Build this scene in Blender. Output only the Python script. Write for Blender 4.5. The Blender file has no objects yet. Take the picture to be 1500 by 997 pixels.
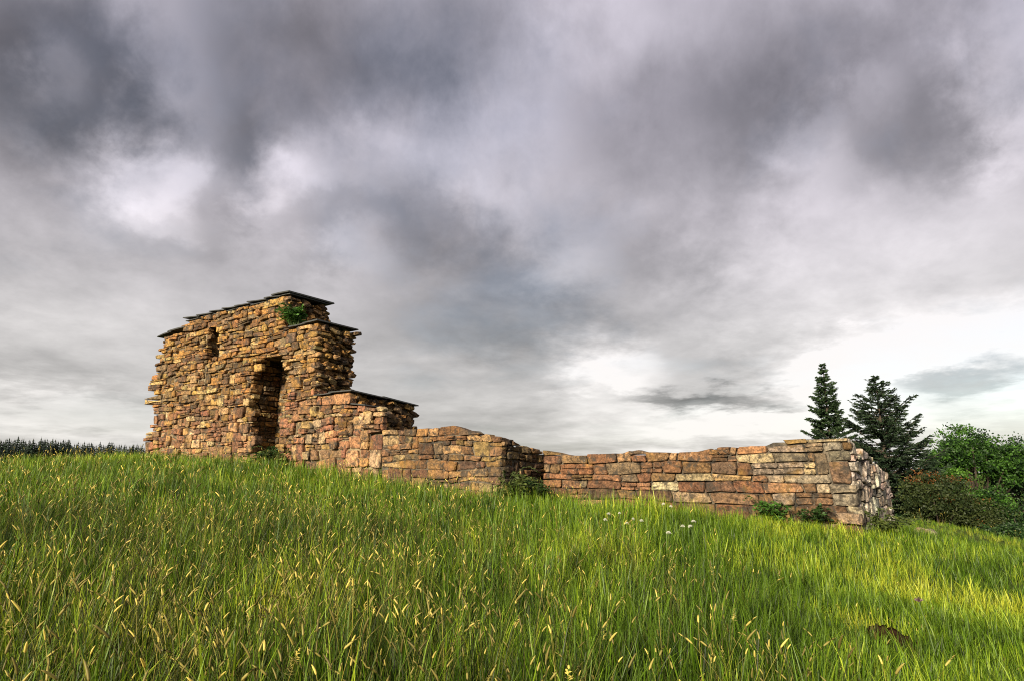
import bpy, math, random
import numpy as np
from mathutils import Vector, Matrix, noise as mnoise
R = math.radians
rng = np.random.default_rng(7)
random.seed(11)
scn = bpy.context.scene
COL = scn.collection

# ------------------------------------------------------------------ camera
cam_d = bpy.data.cameras.new("camera")
cam_d.sensor_width = 36.0
cam_d.lens = 917.0 / 1500.0 * 36.0
cam_d.clip_start = 0.05
cam_d.clip_end = 6000
cam = bpy.data.objects.new("camera", cam_d)
COL.objects.link(cam)
cam.location = (0, 0, 0)
cam.rotation_euler = (R(90 + 11.796), 0, 0)
scn.camera = cam

# ------------------------------------------------------------------ view
EXPOSURE = 0.95
scn.view_settings.view_transform = 'Standard'
scn.view_settings.look = 'None'
scn.view_settings.exposure = EXPOSURE
scn.view_settings.gamma = 1.0
scn.view_settings.use_curve_mapping = False
scn.cycles.max_bounces = 6
scn.cycles.diffuse_bounces = 3
scn.cycles.transmission_bounces = 4
scn.cycles.use_denoising = True
scn.cycles.denoising_prefilter = 'NONE'
scn.cycles.pixel_filter_type = 'BLACKMAN_HARRIS'
scn.cycles.filter_width = 1.05

# ------------------------------------------------------------------ sun
SUN_AZ, SUN_EL = R(-148), R(21)      # behind the camera, well to the left (0 = +Y, positive to +X)
sd = Vector((math.sin(SUN_AZ) * math.cos(SUN_EL), math.cos(SUN_AZ) * math.cos(SUN_EL), math.sin(SUN_EL)))
sun_d = bpy.data.lights.new("sun", 'SUN')
sun_d.energy = 5.0
sun_d.angle = R(9)
sun_d.color = (1.0, 0.87, 0.66)
sun = bpy.data.objects.new("sun", sun_d)
COL.objects.link(sun)
sun.rotation_euler = (-sd).to_track_quat('-Z', 'Y').to_euler()

# ------------------------------------------------------------------ node helper
class NT:
    def __init__(self, tree):
        self.t = tree
        tree.nodes.clear()
    def n(self, typ, props=None, **inp):
        nd = self.t.nodes.new(typ)
        for k, v in (props or {}).items():
            setattr(nd, k, v)
        for k, v in inp.items():
            key = int(k[1:]) if k[0] == 'i' and k[1:].isdigit() else k.replace('_', ' ')
            self.set(nd.inputs[key], v)
        return nd
    def set(self, sock, v):
        if isinstance(v, bpy.types.NodeSocket):
            self.t.links.new(v, sock)
        elif isinstance(v, bpy.types.Node):
            self.t.links.new(v.outputs[0], sock)
        else:
            sock.default_value = v
    def math(self, op, a, b=0.0, c=None, clamp=False):
        nd = self.t.nodes.new('ShaderNodeMath')
        nd.operation = op
        nd.use_clamp = clamp
        self.set(nd.inputs[0], a)
        self.set(nd.inputs[1], b)
        if c is not None:
            self.set(nd.inputs[2], c)
        return nd.outputs[0]
    def ramp(self, fac, stops, interp='LINEAR'):
        nd = self.t.nodes.new('ShaderNodeValToRGB')
        cr = nd.color_ramp
        cr.interpolation = interp
        while len(cr.elements) < len(stops):
            cr.elements.new(0.5)
        for e, (p, c) in zip(cr.elements, stops):
            e.position = p
            e.color = (*c, 1) if len(c) == 3 else c
        self.set(nd.inputs[0], fac)
        return nd.outputs[0]
    def mix(self, fac, a, b, blend='MIX'):
        nd = self.t.nodes.new('ShaderNodeMix')
        nd.data_type = 'RGBA'
        nd.blend_type = blend
        self.set(nd.inputs[0], fac)
        for s, v in ((nd.inputs[6], a), (nd.inputs[7], b)):
            if isinstance(v, tuple) and len(v) == 3:
                v = (*v, 1)
            self.set(s, v)
        return nd.outputs[2]
    def noise(self, vec, scale, detail=4, rough=0.55, dist=0.0, out=0):
        nd = self.n('ShaderNodeTexNoise', Scale=scale, Detail=detail, Roughness=rough, Distortion=dist)
        if vec is not None:
            self.set(nd.inputs['Vector'], vec)
        return nd.outputs[out]

# ------------------------------------------------------------------ world: Nishita sky seen through a broken overcast
world = bpy.data.worlds.new("World")
scn.world = world
world.use_nodes = True
w = NT(world.node_tree)
tc = w.n('ShaderNodeTexCoord')
dirv = tc.outputs['Generated']
sep = w.n('ShaderNodeSeparateXYZ', Vector=dirv)
dx, dy, dz = sep.outputs[0], sep.outputs[1], sep.outputs[2]
az = w.math('ARCTAN2', dx, dy)
el = w.math('ARCSINE', dz)
# the cloud deck seen in perspective
den = w.math('ADD', w.math('MAXIMUM', dz, 0.0), 0.22)
deck = w.n('ShaderNodeCombineXYZ', X=dx, Y=dy, Z=w.math('MULTIPLY', w.math('DIVIDE', dz, den), 1.9))
n1 = w.n('ShaderNodeTexNoise', Vector=deck, Scale=2.6, Detail=6.0, Roughness=0.55, Distortion=0.1)
n2 = w.n('ShaderNodeTexNoise', Vector=deck, Scale=7.5, Detail=7.0, Roughness=0.6, Distortion=0.15)
n3 = w.n('ShaderNodeTexNoise', Vector=deck, Scale=17.0, Detail=6.0, Roughness=0.62, Distortion=0.2)
c1 = w.n('ShaderNodeSeparateColor', Color=n1.outputs['Color'])
c2 = w.n('ShaderNodeSeparateColor', Color=n2.outputs['Color'])
c3 = w.n('ShaderNodeSeparateColor', Color=n3.outputs['Color'])
def centred(s, k):
    return w.math('MULTIPLY', w.math('SUBTRACT', s, 0.5), k)
waz = w.math('ADD', az, w.math('ADD', w.math('ADD', centred(c1.outputs[0], 0.20), centred(c3.outputs[0], 0.07)), centred(c2.outputs[0], 0.13)))
wel = w.math('ADD', el, w.math('ADD', w.math('ADD', centred(c1.outputs[1], 0.12), centred(c3.outputs[1], 0.05)), centred(c2.outputs[1], 0.10)))
ae = w.n('ShaderNodeCombineXYZ', X=waz, Y=wel, Z=0.0)
CLOUDS = [  # azimuth, elevation, half widths (radians), turn (degrees), lighter or darker
(-0.715,0.500,0.150,0.145,0,-0.36),(-0.707,0.502,0.050,0.055,0,0.12),(-0.571,0.563,0.079,0.138,-30,0.10),(-0.400,0.565,0.270,0.150,0,-0.23),(-0.130,0.650,0.300,0.115,0,-0.15),(-0.456,0.415,0.075,0.120,0,-0.16),(-0.570,0.405,0.120,0.058,0,0.26),(-0.396,0.427,0.075,0.070,0,0.21),(-0.255,0.467,0.189,0.089,0,0.13),(-0.531,0.350,0.096,0.032,0,0.12),(0.136,0.665,0.171,0.096,0,0.10),(0.569,0.50,0.06,0.06,0,0.12),(0.74,0.40,0.06,0.06,0,0.12),(0.50,0.145,0.06,0.05,0,0.30),(-0.012,0.530,0.156,0.167,0,0.10),(-0.149,0.373,0.170,0.095,20,-0.20),(-0.315,0.391,0.116,0.040,0,-0.08),(-0.034,0.228,0.200,0.064,0,-0.19),(0.291,0.512,0.274,0.124,15,-0.13),(0.493,0.549,0.208,0.128,0,-0.16),(0.622,0.432,0.126,0.102,0,-0.22),(0.732,0.500,0.074,0.090,0,0.07),(0.476,0.439,0.089,0.078,0,0.12),(0.263,0.319,0.117,0.062,0,-0.12),(0.564,0.304,0.302,0.128,0,0.12),(0.70,0.120,0.50,0.115,0,0.34),(0.169,0.148,0.117,0.054,0,0.22),(0.319,0.142,0.139,0.057,0,-0.16),(0.306,0.100,0.135,0.030,0,-0.52),(0.602,0.113,0.100,0.032,-12,-0.46),(0.623,0.073,0.093,0.023,0,-0.14),(-0.623,0.073,0.238,0.052,0,0.18),(-0.671,0.119,0.122,0.034,0,-0.07),(-0.011,0.061,0.303,0.032,0,-0.08),(-0.274,0.338,0.075,0.072,0,0.10),(0.28,0.060,0.32,0.055,0,0.20),(0.667,0.041,0.093,0.033,0,-0.10),(-0.597,0.234,0.195,0.081,0,0.05),(0.080,0.317,0.102,0.064,0,0.05)]
val = w.math('ADD', 0.72, w.math('ADD', centred(n1.outputs[0], 0.34), w.math('ADD', centred(n2.outputs[0], 0.26), centred(n3.outputs[0], 0.12))))
pale = w.n('ShaderNodeMapRange', {'interpolation_type': 'SMOOTHSTEP'}, i0=el, i1=0.05, i2=0.36, i3=0.055, i4=0.0)
val = w.math('ADD', val, pale.outputs[0])
for a0, e0, ra, re, rot, wt in CLOUDS:
    mp = w.n('ShaderNodeMapping', {'vector_type': 'TEXTURE'}, Vector=ae, Location=(a0, e0, 0), Rotation=(0, 0, R(-rot)), Scale=(ra * 1.7, re * 1.7, 1))
    gr = w.n('ShaderNodeTexGradient', {'gradient_type': 'QUADRATIC_SPHERE'}, Vector=mp)
    sm = w.n('ShaderNodeMapRange', {'interpolation_type': 'SMOOTHSTEP'}, i0=gr.outputs[1], i1=0.0, i2=0.62, i3=0.0, i4=wt * (0.74 if wt < 0 else 0.95))
    val = w.math('ADD', val, sm.outputs[0])
val = w.math('MAXIMUM', w.math('MINIMUM', val, 1.0), 0.25)
lin = w.math('POWER', val, 2.25)
tint_el = w.n('ShaderNodeMapRange', i0=el, i1=0.05, i2=0.55, i3=0.0, i4=1.0)
tint = w.ramp(tint_el.outputs[0], [(0.0, (1.0, 0.965, 0.92)), (0.3, (1.0, 0.955, 0.945)), (0.65, (1.0, 0.932, 1.00)), (1.0, (1.0, 0.935, 1.06))])
cloud = w.mix(1.0, tint, w.n('ShaderNodeCombineColor', Red=lin, Green=lin, Blue=lin), 'MULTIPLY')
bgc = w.n('ShaderNodeBackground', Color=cloud, Strength=1.0 / 2 ** EXPOSURE)
sky = w.n('ShaderNodeTexSky', {'sky_type': 'NISHITA', 'sun_disc': False, 'sun_elevation': SUN_EL, 'sun_rotation': SUN_AZ, 'air_density': 1.0, 'dust_density': 2.0})
bgs = w.n('ShaderNodeBackground', Color=sky, Strength=0.12)
cover = w.n('ShaderNodeMapRange', i0=n1.outputs[0], i1=0.34, i2=0.5, i3=0.86, i4=0.97)
gap_m = w.n('ShaderNodeMapping', {'vector_type': 'TEXTURE'}, Vector=ae, Location=(0.68, 0.085, 0), Scale=(0.28, 0.07, 1))
gap_g = w.n('ShaderNodeTexGradient', {'gradient_type': 'SPHERICAL'}, Vector=gap_m)
cover = w.math('SUBTRACT', cover.outputs[0], w.math('MULTIPLY', gap_g.outputs[1], 0.26), clamp=True)
ms = w.n('ShaderNodeMixShader', Fac=cover, i1=bgs, i2=bgc)
w.n('ShaderNodeOutputWorld', Surface=ms)

# ------------------------------------------------------------------ helpers
def mesh(name, verts, faces, mat=None, parent=None, loc=(0, 0, 0), smooth=False, attrs=None):
    me = bpy.data.meshes.new(name)
    me.from_pydata([tuple(v) for v in verts] if not isinstance(verts, list) else verts, [], faces if isinstance(faces, list) else faces.tolist())
    if attrs:
        for an, (typ, dom, data) in attrs.items():
            at = me.attributes.new(an, typ, dom)
            at.data.foreach_set('color' if typ == 'FLOAT_COLOR' else 'value', np.asarray(data, dtype=np.float32).ravel())
    if mat:
        me.materials.append(mat)
    if smooth:
        me.polygons.foreach_set('use_smooth', [True] * len(me.polygons))
    me.update()
    o = bpy.data.objects.new(name, me)
    COL.objects.link(o)
    o.location = loc
    if parent:
        o.parent = parent
    return o
def empty(name, loc=(0, 0, 0)):
    o = bpy.data.objects.new(name, None)
    o.empty_display_size = 0.2
    COL.objects.link(o)
    o.location = loc
    return o
def tag(o, label=None, cat=None, group=None, kind=None):
    if label: o['label'] = label
    if cat: o['category'] = cat
    if group: o['group'] = group
    if kind: o['kind'] = kind
    return o
def tube(path, radii, n=6):
    """verts, faces of a tapered tube along a path"""
    path = [Vector(p) for p in path]
    V, F = [], []
    for i, p in enumerate(path):
        d = (path[min(i + 1, len(path) - 1)] - path[max(i - 1, 0)]).normalized()
        a = d.orthogonal().normalized()
        b = d.cross(a)
        for k in range(n):
            th = 2 * math.pi * k / n
            V.append(tuple(p + (a * math.cos(th) + b * math.sin(th)) * radii[i]))
    for i in range(len(path) - 1):
        for k in range(n):
            k2 = (k + 1) % n
            F.append((i * n + k, i * n + k2, (i + 1) * n + k2, (i + 1) * n + k))
    F.append(tuple(range(n))[::-1])
    F.append(tuple(range((len(path) - 1) * n, len(path) * n)))
    return V, F
class MB:
    def __init__(self):
        self.V, self.F, self.A = [], [], []
    def add(self, V, F, a=None):
        o = len(self.V)
        self.V += [tuple(v) for v in V]
        self.F += [tuple(i + o for i in f) for f in F]
        if a is not None:
            self.A += [a] * len(V)

# ------------------------------------------------------------------ materials
def new_mat(name):
    m = bpy.data.materials.new(name)
    m.use_nodes = True
    return m, NT(m.node_tree)

def stone_mat():
    m, t = new_mat("rubble_stone")
    at = t.n('ShaderNodeAttribute', {'attribute_name': 'tint'})
    geo = t.n('ShaderNodeNewGeometry')
    pos = geo.outputs['Position']
    g1 = t.noise(pos, 9.0, 6, 0.65)
    g2 = t.noise(pos, 24.0, 6, 0.75)
    g3 = t.noise(pos, 2.2, 4, 0.6)
    col = t.mix(1.0, at.outputs['Color'], t.ramp(g1, [(0.32, (0.30, 0.28, 0.26)), (0.5, (1.0, 1.0, 1.0)), (0.68, (1.6, 1.5, 1.35))]), 'MULTIPLY')
    col = t.mix(1.0, col, t.ramp(g2, [(0.34, (0.35, 0.35, 0.35)), (0.52, (1.0, 1.0, 1.0)), (0.70, (1.7, 1.65, 1.6))]), 'MULTIPLY')
    # dark lichen crust and pale lichen
    dk = t.n('ShaderNodeMapRange', i0=t.noise(pos, 5.0, 6, 0.7, 0.5), i1=0.51, i2=0.60, i3=0.0, i4=0.88)
    col = t.mix(dk.outputs[0], col, (0.045, 0.038, 0.03))
    pl = t.n('ShaderNodeMapRange', i0=t.noise(pos, 13.0, 6, 0.7, 0.4), i1=0.64, i2=0.72, i3=0.0, i4=0.7)
    col = t.mix(pl.outputs[0], col, (0.46, 0.42, 0.34))
    oc = t.n('ShaderNodeMapRange', i0=g3, i1=0.56, i2=0.72, i3=0.0, i4=0.35)
    col = t.mix(oc.outputs[0], col, (0.36, 0.20, 0.035))
    b1 = t.n('ShaderNodeBump', Strength=1.0, Distance=0.045, Height=g1)
    b2 = t.n('ShaderNodeBump', Strength=1.0, Distance=0.018, Height=g2, Normal=b1)
    p = t.n('ShaderNodeBsdfPrincipled', Base_Color=col, Roughness=0.88, Normal=b2)
    p.inputs['Specular IOR Level'].default_value = 0.25
    t.n('ShaderNodeOutputMaterial', Surface=p)
    return m
def mortar_mat(name, light, dark):
    m, t = new_mat(name)
    geo = t.n('ShaderNodeNewGeometry')
    pos = geo.outputs['Position']
    g = t.noise(pos, 3.0, 5, 0.6)
    f = t.noise(pos, 45.0, 4, 0.7)
    col = t.ramp(g, [(0.38, dark), (0.62, light)])
    col = t.mix(0.7, col, t.ramp(f, [(0.3, (0.4, 0.4, 0.4)), (0.7, (1.3, 1.3, 1.3))]), 'MULTIPLY')
    b = t.n('ShaderNodeBump', Strength=1.0, Distance=0.03, Height=f)
    p = t.n('ShaderNodeBsdfPrincipled', Base_Color=col, Roughness=0.95, Normal=b)
    t.n('ShaderNodeOutputMaterial', Surface=p)
    return m
def plain_mat(name, col, rough=0.8, nscale=20.0, amt=0.5, bump=0.01, spec=0.25):
    m, t = new_mat(name)
    geo = t.n('ShaderNodeNewGeometry')
    g = t.noise(geo.outputs['Position'], nscale, 5, 0.65)
    c = t.mix(amt, (*col, 1), t.ramp(g, [(0.3, tuple(x * 0.4 for x in col)), (0.7, tuple(x * 1.6 for x in col))]))
    b = t.n('ShaderNodeBump', Strength=0.7, Distance=bump, Height=g)
    p = t.n('ShaderNodeBsdfPrincipled', Base_Color=c, Roughness=rough, Normal=b)
    p.inputs['Specular IOR Level'].default_value = spec
    t.n('ShaderNodeOutputMaterial', Surface=p)
    return m
def leaf_mat(name, lo, hi, trans=0.35, accent=None, rough=0.55):
    """foliage: colour runs lo..hi with each leaf's own tone; accent = (tone threshold, colour)"""
    m, t = new_mat(name)
    at = t.n('ShaderNodeAttribute', {'attribute_name': 'tone'})
    stops = [(0.0, lo), (0.8 if accent else 1.0, hi)]
    if accent:
        stops += [(0.86, accent), (1.0, tuple(min(1, x * 1.5) for x in accent))]
    c = t.ramp(at.outputs['Fac'], stops)
    p = t.n('ShaderNodeBsdfPrincipled', Base_Color=c, Roughness=rough)
    p.inputs['Specular IOR Level'].default_value = 0.3
    tr = t.n('ShaderNodeBsdfTranslucent', Color=c)
    mx = t.n('ShaderNodeMixShader', Fac=trans, i1=p, i2=tr)
    t.n('ShaderNodeOutputMaterial', Surface=mx)
    return m
M_STONE = stone_mat()
M_MORTAR_T = mortar_mat("lime_mortar", (0.34, 0.26, 0.15), (0.045, 0.034, 0.022))
M_MORTAR_B = mortar_mat("weathered_mortar", (0.17, 0.14, 0.10), (0.022, 0.019, 0.015))
M_SLATE = plain_mat("dark_slate", (0.045, 0.047, 0.045), 0.65, 7.0, 0.6, 0.006)
M_BARK = plain_mat("bark", (0.055, 0.042, 0.032), 0.9, 14.0, 0.6, 0.02)
M_SOIL = plain_mat("soil", (0.024, 0.014, 0.008), 1.0, 22.0, 0.8, 0.06, 0.0)
M_SPRUCE = leaf_mat("spruce_needles", (0.010, 0.022, 0.011), (0.045, 0.085, 0.028), 0.15)
M_FIR = leaf_mat("fir_needles", (0.009, 0.018, 0.011), (0.034, 0.062, 0.026), 0.15)
M_BROAD = leaf_mat("broad_leaves", (0.006, 0.022, 0.004), (0.072, 0.18, 0.020), 0.28)
M_BRIGHT = leaf_mat("bright_leaves", (0.03, 0.08, 0.010), (0.13, 0.28, 0.03), 0.4)
M_DARKLEAF = leaf_mat("dark_leaves", (0.010, 0.026, 0.008), (0.045, 0.105, 0.02), 0.3)
M_RUST = leaf_mat("rusty_leaves", (0.016, 0.032, 0.009), (0.06, 0.075, 0.018), 0.3, accent=(0.14, 0.055, 0.014))
M_FARWOOD = leaf_mat("far_needles", (0.006, 0.012, 0.007), (0.020, 0.036, 0.015), 0.1)
M_FERN = leaf_mat("fern_leaves", (0.02, 0.06, 0.010), (0.09, 0.22, 0.03), 0.35)
M_WEED = leaf_mat("weed_leaves", (0.03, 0.05, 0.012), (0.13, 0.16, 0.035), 0.35)
M_STEM = plain_mat("green_stem", (0.07, 0.11, 0.03), 0.7, 30.0, 0.3, 0.002)
M_PETAL = plain_mat("white_petals", (0.58, 0.58, 0.50), 0.7, 60.0, 0.2, 0.001)

# ------------------------------------------------------------------ terrain
CTRL = np.array([
 (0,0,-1.32),(-2,2.5,-1.10),(-4,3.5,-1.00),(2,2.5,-1.40),(4.5,4,-1.62),(0.5,6,-1.24),(-3,7,-0.84),(-7,8,-0.55),(-11.5,14,-0.24),(-7,13,-0.32),
 (-3,11,-0.70),(3.3,6,-1.50),(6.5,7,-1.68),(10,10,-1.88),(1.5,9.5,-1.12),(4.5,9,-1.28),
 (-13.1,22.4,0.26),(-10.4,20.7,0.18),(-6.07,17.7,-0.04),(-2.43,15.2,-0.50),(-0.24,13.7,-0.76),(0.73,15.1,-0.86),(2.2,14.1,-0.92),(3.5,13.2,-0.90),
 (4.6,12.5,-1.00),(6.15,11.3,-1.07),(8.7,14.8,-1.32),(14,18,-2.02),(13.6,20,-1.86),(11,18,-1.30),(20,22,-3.2),(18,30,-4.0),(9,26,-2.2),(25,38,-5.0),
 (-18,22,-0.15),(-17,32,-0.9),(-6,30,-0.4),(-8,45,-3.5),(-28,25,-1.0),(-16,8,-0.75),(-10,0,-0.9),(12,0,-2.0),(20,12,-2.7),(0,-10,-1.6),(30,20,-4.5),(5,40,-4),(-35,45,-4)], float)
def _phi(r):
    return np.sqrt(r * r + 1.2 ** 2)
_D = np.linalg.norm(CTRL[:, None, :2] - CTRL[None, :, :2], axis=2)
_n = len(CTRL)
_A = np.zeros((_n + 1, _n + 1)); _A[:_n, :_n] = _phi(_D) - np.eye(_n) * 0.25; _A[:_n, _n] = 1; _A[_n, :_n] = 1
_W = np.linalg.solve(_A, np.append(CTRL[:, 2], 0))
def ground_z(x, y):
    x = np.atleast_1d(np.asarray(x, float)); y = np.atleast_1d(np.asarray(y, float))
    z = np.full(x.shape, _W[_n])
    for k in range(_n):
        z = z + _W[k] * _phi(np.hypot(x - CTRL[k, 0], y - CTRL[k, 1]))
    z = z + 0.025 * np.sin(x * 2.1 + 0.7 * y) * np.sin(y * 1.7 - 0.4 * x) + 0.02 * np.sin(x * 4.7 + 1.3) * np.sin(y * 5.3)
    r = np.hypot(x, y)
    k = np.clip((r - 40) / 60, 0, 1); k = k * k * (3 - 2 * k)
    return z * (1 - k) + (-7.0) * k
def gz(x, y):
    return float(ground_z(x, y)[0])
rad = np.concatenate([[0.0], np.geomspace(0.4, 60, 120), np.geomspace(66, 4000, 26)])
NA = 160
th = np.linspace(0, 2 * np.pi, NA, endpoint=False)
rr, tt = np.meshgrid(rad[1:], th, indexing='ij')
gx, gy = (rr * np.sin(tt)).ravel(), (rr * np.cos(tt)).ravel()
gv = np.column_stack([gx, gy, ground_z(gx, gy)])
gv = np.vstack([[0, 0, gz(0, 0)], gv])
gf = [(0, 1 + (k + 1) % NA, 1 + k) for k in range(NA)]
for i in range(len(rad) - 2):
    a = 1 + i * NA; b = a + NA
    gf += [(a + k, a + (k + 1) % NA, b + (k + 1) % NA, b + k) for k in range(NA)]
m, t = new_mat("meadow_soil")
geo = t.n('ShaderNodeNewGeometry')
g = t.noise(geo.outputs['Position'], 6.0, 6, 0.7)
col = t.ramp(g, [(0.3, (0.018, 0.022, 0.008)), (0.55, (0.035, 0.05, 0.014)), (0.75, (0.07, 0.07, 0.025))])
bp = t.n('ShaderNodeBump', Strength=1.0, Distance=0.05, Height=g)
p = t.n('ShaderNodeBsdfDiffuse', Color=col, Roughness=1.0, Normal=bp)
t.n('ShaderNodeOutputMaterial', Surface=p)
ground = mesh("ground", gv, gf, m, smooth=True)
tag(ground, "grassy hillside rising towards the ruin", kind="structure")

# ------------------------------------------------------------------ masonry
U = Vector((0.826, -0.563, 0)).normalized()       # along the facade, towards the near right end
W = Vector((-U.y, U.x, 0))                        # into the walls
OA = Vector((-6.5, 18.0, 0))
TJ = 7.583
OJ = OA + U * TJ                                  # corner where the low wall turns back
OB = OJ + W * 1.715
OC = OB + U * 6.53
UC = Vector((0.6117, 0.7911, 0))
ZUP = Vector((0, 0, 1))

PAL = {
 'upper': [(0.36, 0.19, 0.055), (0.42, 0.25, 0.08), (0.30, 0.155, 0.055), (0.20, 0.11, 0.05), (0.46, 0.32, 0.14), (0.34, 0.20, 0.09), (0.24, 0.16, 0.09), (0.17, 0.10, 0.05)],
 'lower': [(0.36, 0.18, 0.09), (0.42, 0.25, 0.12), (0.30, 0.145, 0.08), (0.23, 0.12, 0.07), (0.48, 0.34, 0.19), (0.38, 0.23, 0.09), (0.22, 0.13, 0.075)],
 'low':   [(0.29, 0.155, 0.068), (0.34, 0.205, 0.095), (0.21, 0.115, 0.057), (0.14, 0.082, 0.048), (0.36, 0.25, 0.13), (0.25, 0.16, 0.065), (0.17, 0.115, 0.065)],
 'near':  [(0.28, 0.148, 0.073), (0.33, 0.205, 0.105), (0.18, 0.10, 0.053), (0.125, 0.076, 0.045), (0.38, 0.29, 0.18), (0.22, 0.135, 0.058), (0.19, 0.135, 0.085), (0.25, 0.13, 0.068)],
 'corner': [(0.36, 0.30, 0.23), (0.30, 0.24, 0.18), (0.38, 0.28, 0.20), (0.25, 0.20, 0.15)],
 'end':   [(0.62, 0.56, 0.48), (0.52, 0.45, 0.38), (0.55, 0.43, 0.35), (0.66, 0.61, 0.53), (0.40, 0.34, 0.29)],
}
class Stone:
    __slots__ = ('V', 'F', 'tint', 'area', 'c')
def make_stone(P, outline, N, T, proud, depth, tint, rough=0.013, bulge=0.014, rnd=random):
    """P world origin of the face frame, outline [(t,z)...], T tangent, N outward normal"""
    n = len(outline)
    ct = sum(o[0] for o in outline) / n; cz = sum(o[1] for o in outline) / n
    size = max(0.03, min(max(o[0] for o in outline) - min(o[0] for o in outline), max(o[1] for o in outline) - min(o[1] for o in outline)))
    bev = min(0.015, size * 0.13)
    tilt_t, tilt_z = rnd.uniform(-.05, .05), rnd.uniform(-.09, .06)
    rings = []
    def pt(tz, d):
        return P + T * tz[0] + ZUP * tz[1] + N * d
    def pull(o, k):
        L = math.hypot(o[0] - ct, o[1] - cz) + 1e-6
        f = max(0.0, 1 - k / L)
        return (ct + (o[0] - ct) * f, cz + (o[1] - cz) * f)
    base = [proud + (o[0] - ct) * tilt_t + (o[1] - cz) * tilt_z for o in outline]
    rings.append([pt(o, -depth) for o in outline])
    rings.append([pt(o, b - bev * rnd.uniform(0.7, 1.9)) for o, b in zip(outline, base)])
    rings.append([pt(pull(o, bev * rnd.uniform(0.9, 1.7)), b + rnd.uniform(-rough, rough)) for o, b in zip(outline, base)])
    cc = pt((ct + rnd.uniform(-.2, .2) * size, cz + rnd.uniform(-.15, .15) * size), proud + rnd.uniform(-.3, 1.0) * bulge)
    s = Stone()
    s.V = [v for r in rings for v in r] + [cc]
    F = []
    for k in range(2):
        for i in range(n):
            j = (i + 1) % n
            F.append((k * n + i, k * n + j, (k + 1) * n + j, (k + 1) * n + i))
    for i in range(n):
        F.append((2 * n + i, 2 * n + (i + 1) % n, 3 * n))
    F.append(tuple(range(n))[::-1])
    if T.cross(ZUP).dot(N) < 0:
        F = [f[::-1] for f in F]
    s.F = F
    s.tint = [x * 0.78 for x in tint]
    s.area = 0.5 * abs(sum(outline[i][0] * outline[(i + 1) % n][1] - outline[(i + 1) % n][0] * outline[i][1] for i in range(n)))
    s.c = pt((ct, cz), 0)
    return s
def outline_of(tl0, tr0, tl1, tr1, zb, zt, gap, jit, rnd):
    """rounded irregular outline, counter-clockwise; l/r at the bottom (0) and top (1); zb, zt are functions of t"""
    g = gap / 2
    pts = []
    wd = min(tr0 - tl0, tr1 - tl1)
    hh = max(0.03, zt((tl0 + tr0) / 2) - zb((tl0 + tr0) / 2))
    cr = min(0.024, wd * 0.10, hh * 0.16)
    def jj(k=1.0):
        return rnd.uniform(-jit, jit) * k
    a, b, c, d = tl0 + g, tr0 - g, tr1 - g, tl1 + g
    pts.append((a + cr * rnd.uniform(.5, 1.3), zb(a + cr) + g + jj(.5)))
    mb = (a + b) / 2 + rnd.uniform(-.2, .2) * wd
    pts.append((mb, zb(mb) + g + jj()))
    pts.append((b - cr * rnd.uniform(.5, 1.3), zb(b - cr) + g + jj(.5)))
    pts.append((b, zb(b) + g + cr * rnd.uniform(.6, 1.4)))
    pts.append(((b + c) / 2 + jj(), (zb(b) + zt(c)) / 2 + jj()))
    pts.append((c - cr * rnd.uniform(.3, 1.2), zt(c - cr) - g - jj(.6) - cr * .2))
    mt = (c + d) / 2 + rnd.uniform(-.2, .2) * wd
    pts.append((mt, zt(mt) - g + jj()))
    pts.append((d + cr * rnd.uniform(.3, 1.2), zt(d + cr) - g - cr * .2 + jj(.5)))
    pts.append((d, zt(d) - g - cr * rnd.uniform(.6, 1.4)))
    pts.append(((a + d) / 2 + jj(), (zb(a) + zt(d)) / 2 + jj()))
    return pts
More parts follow.
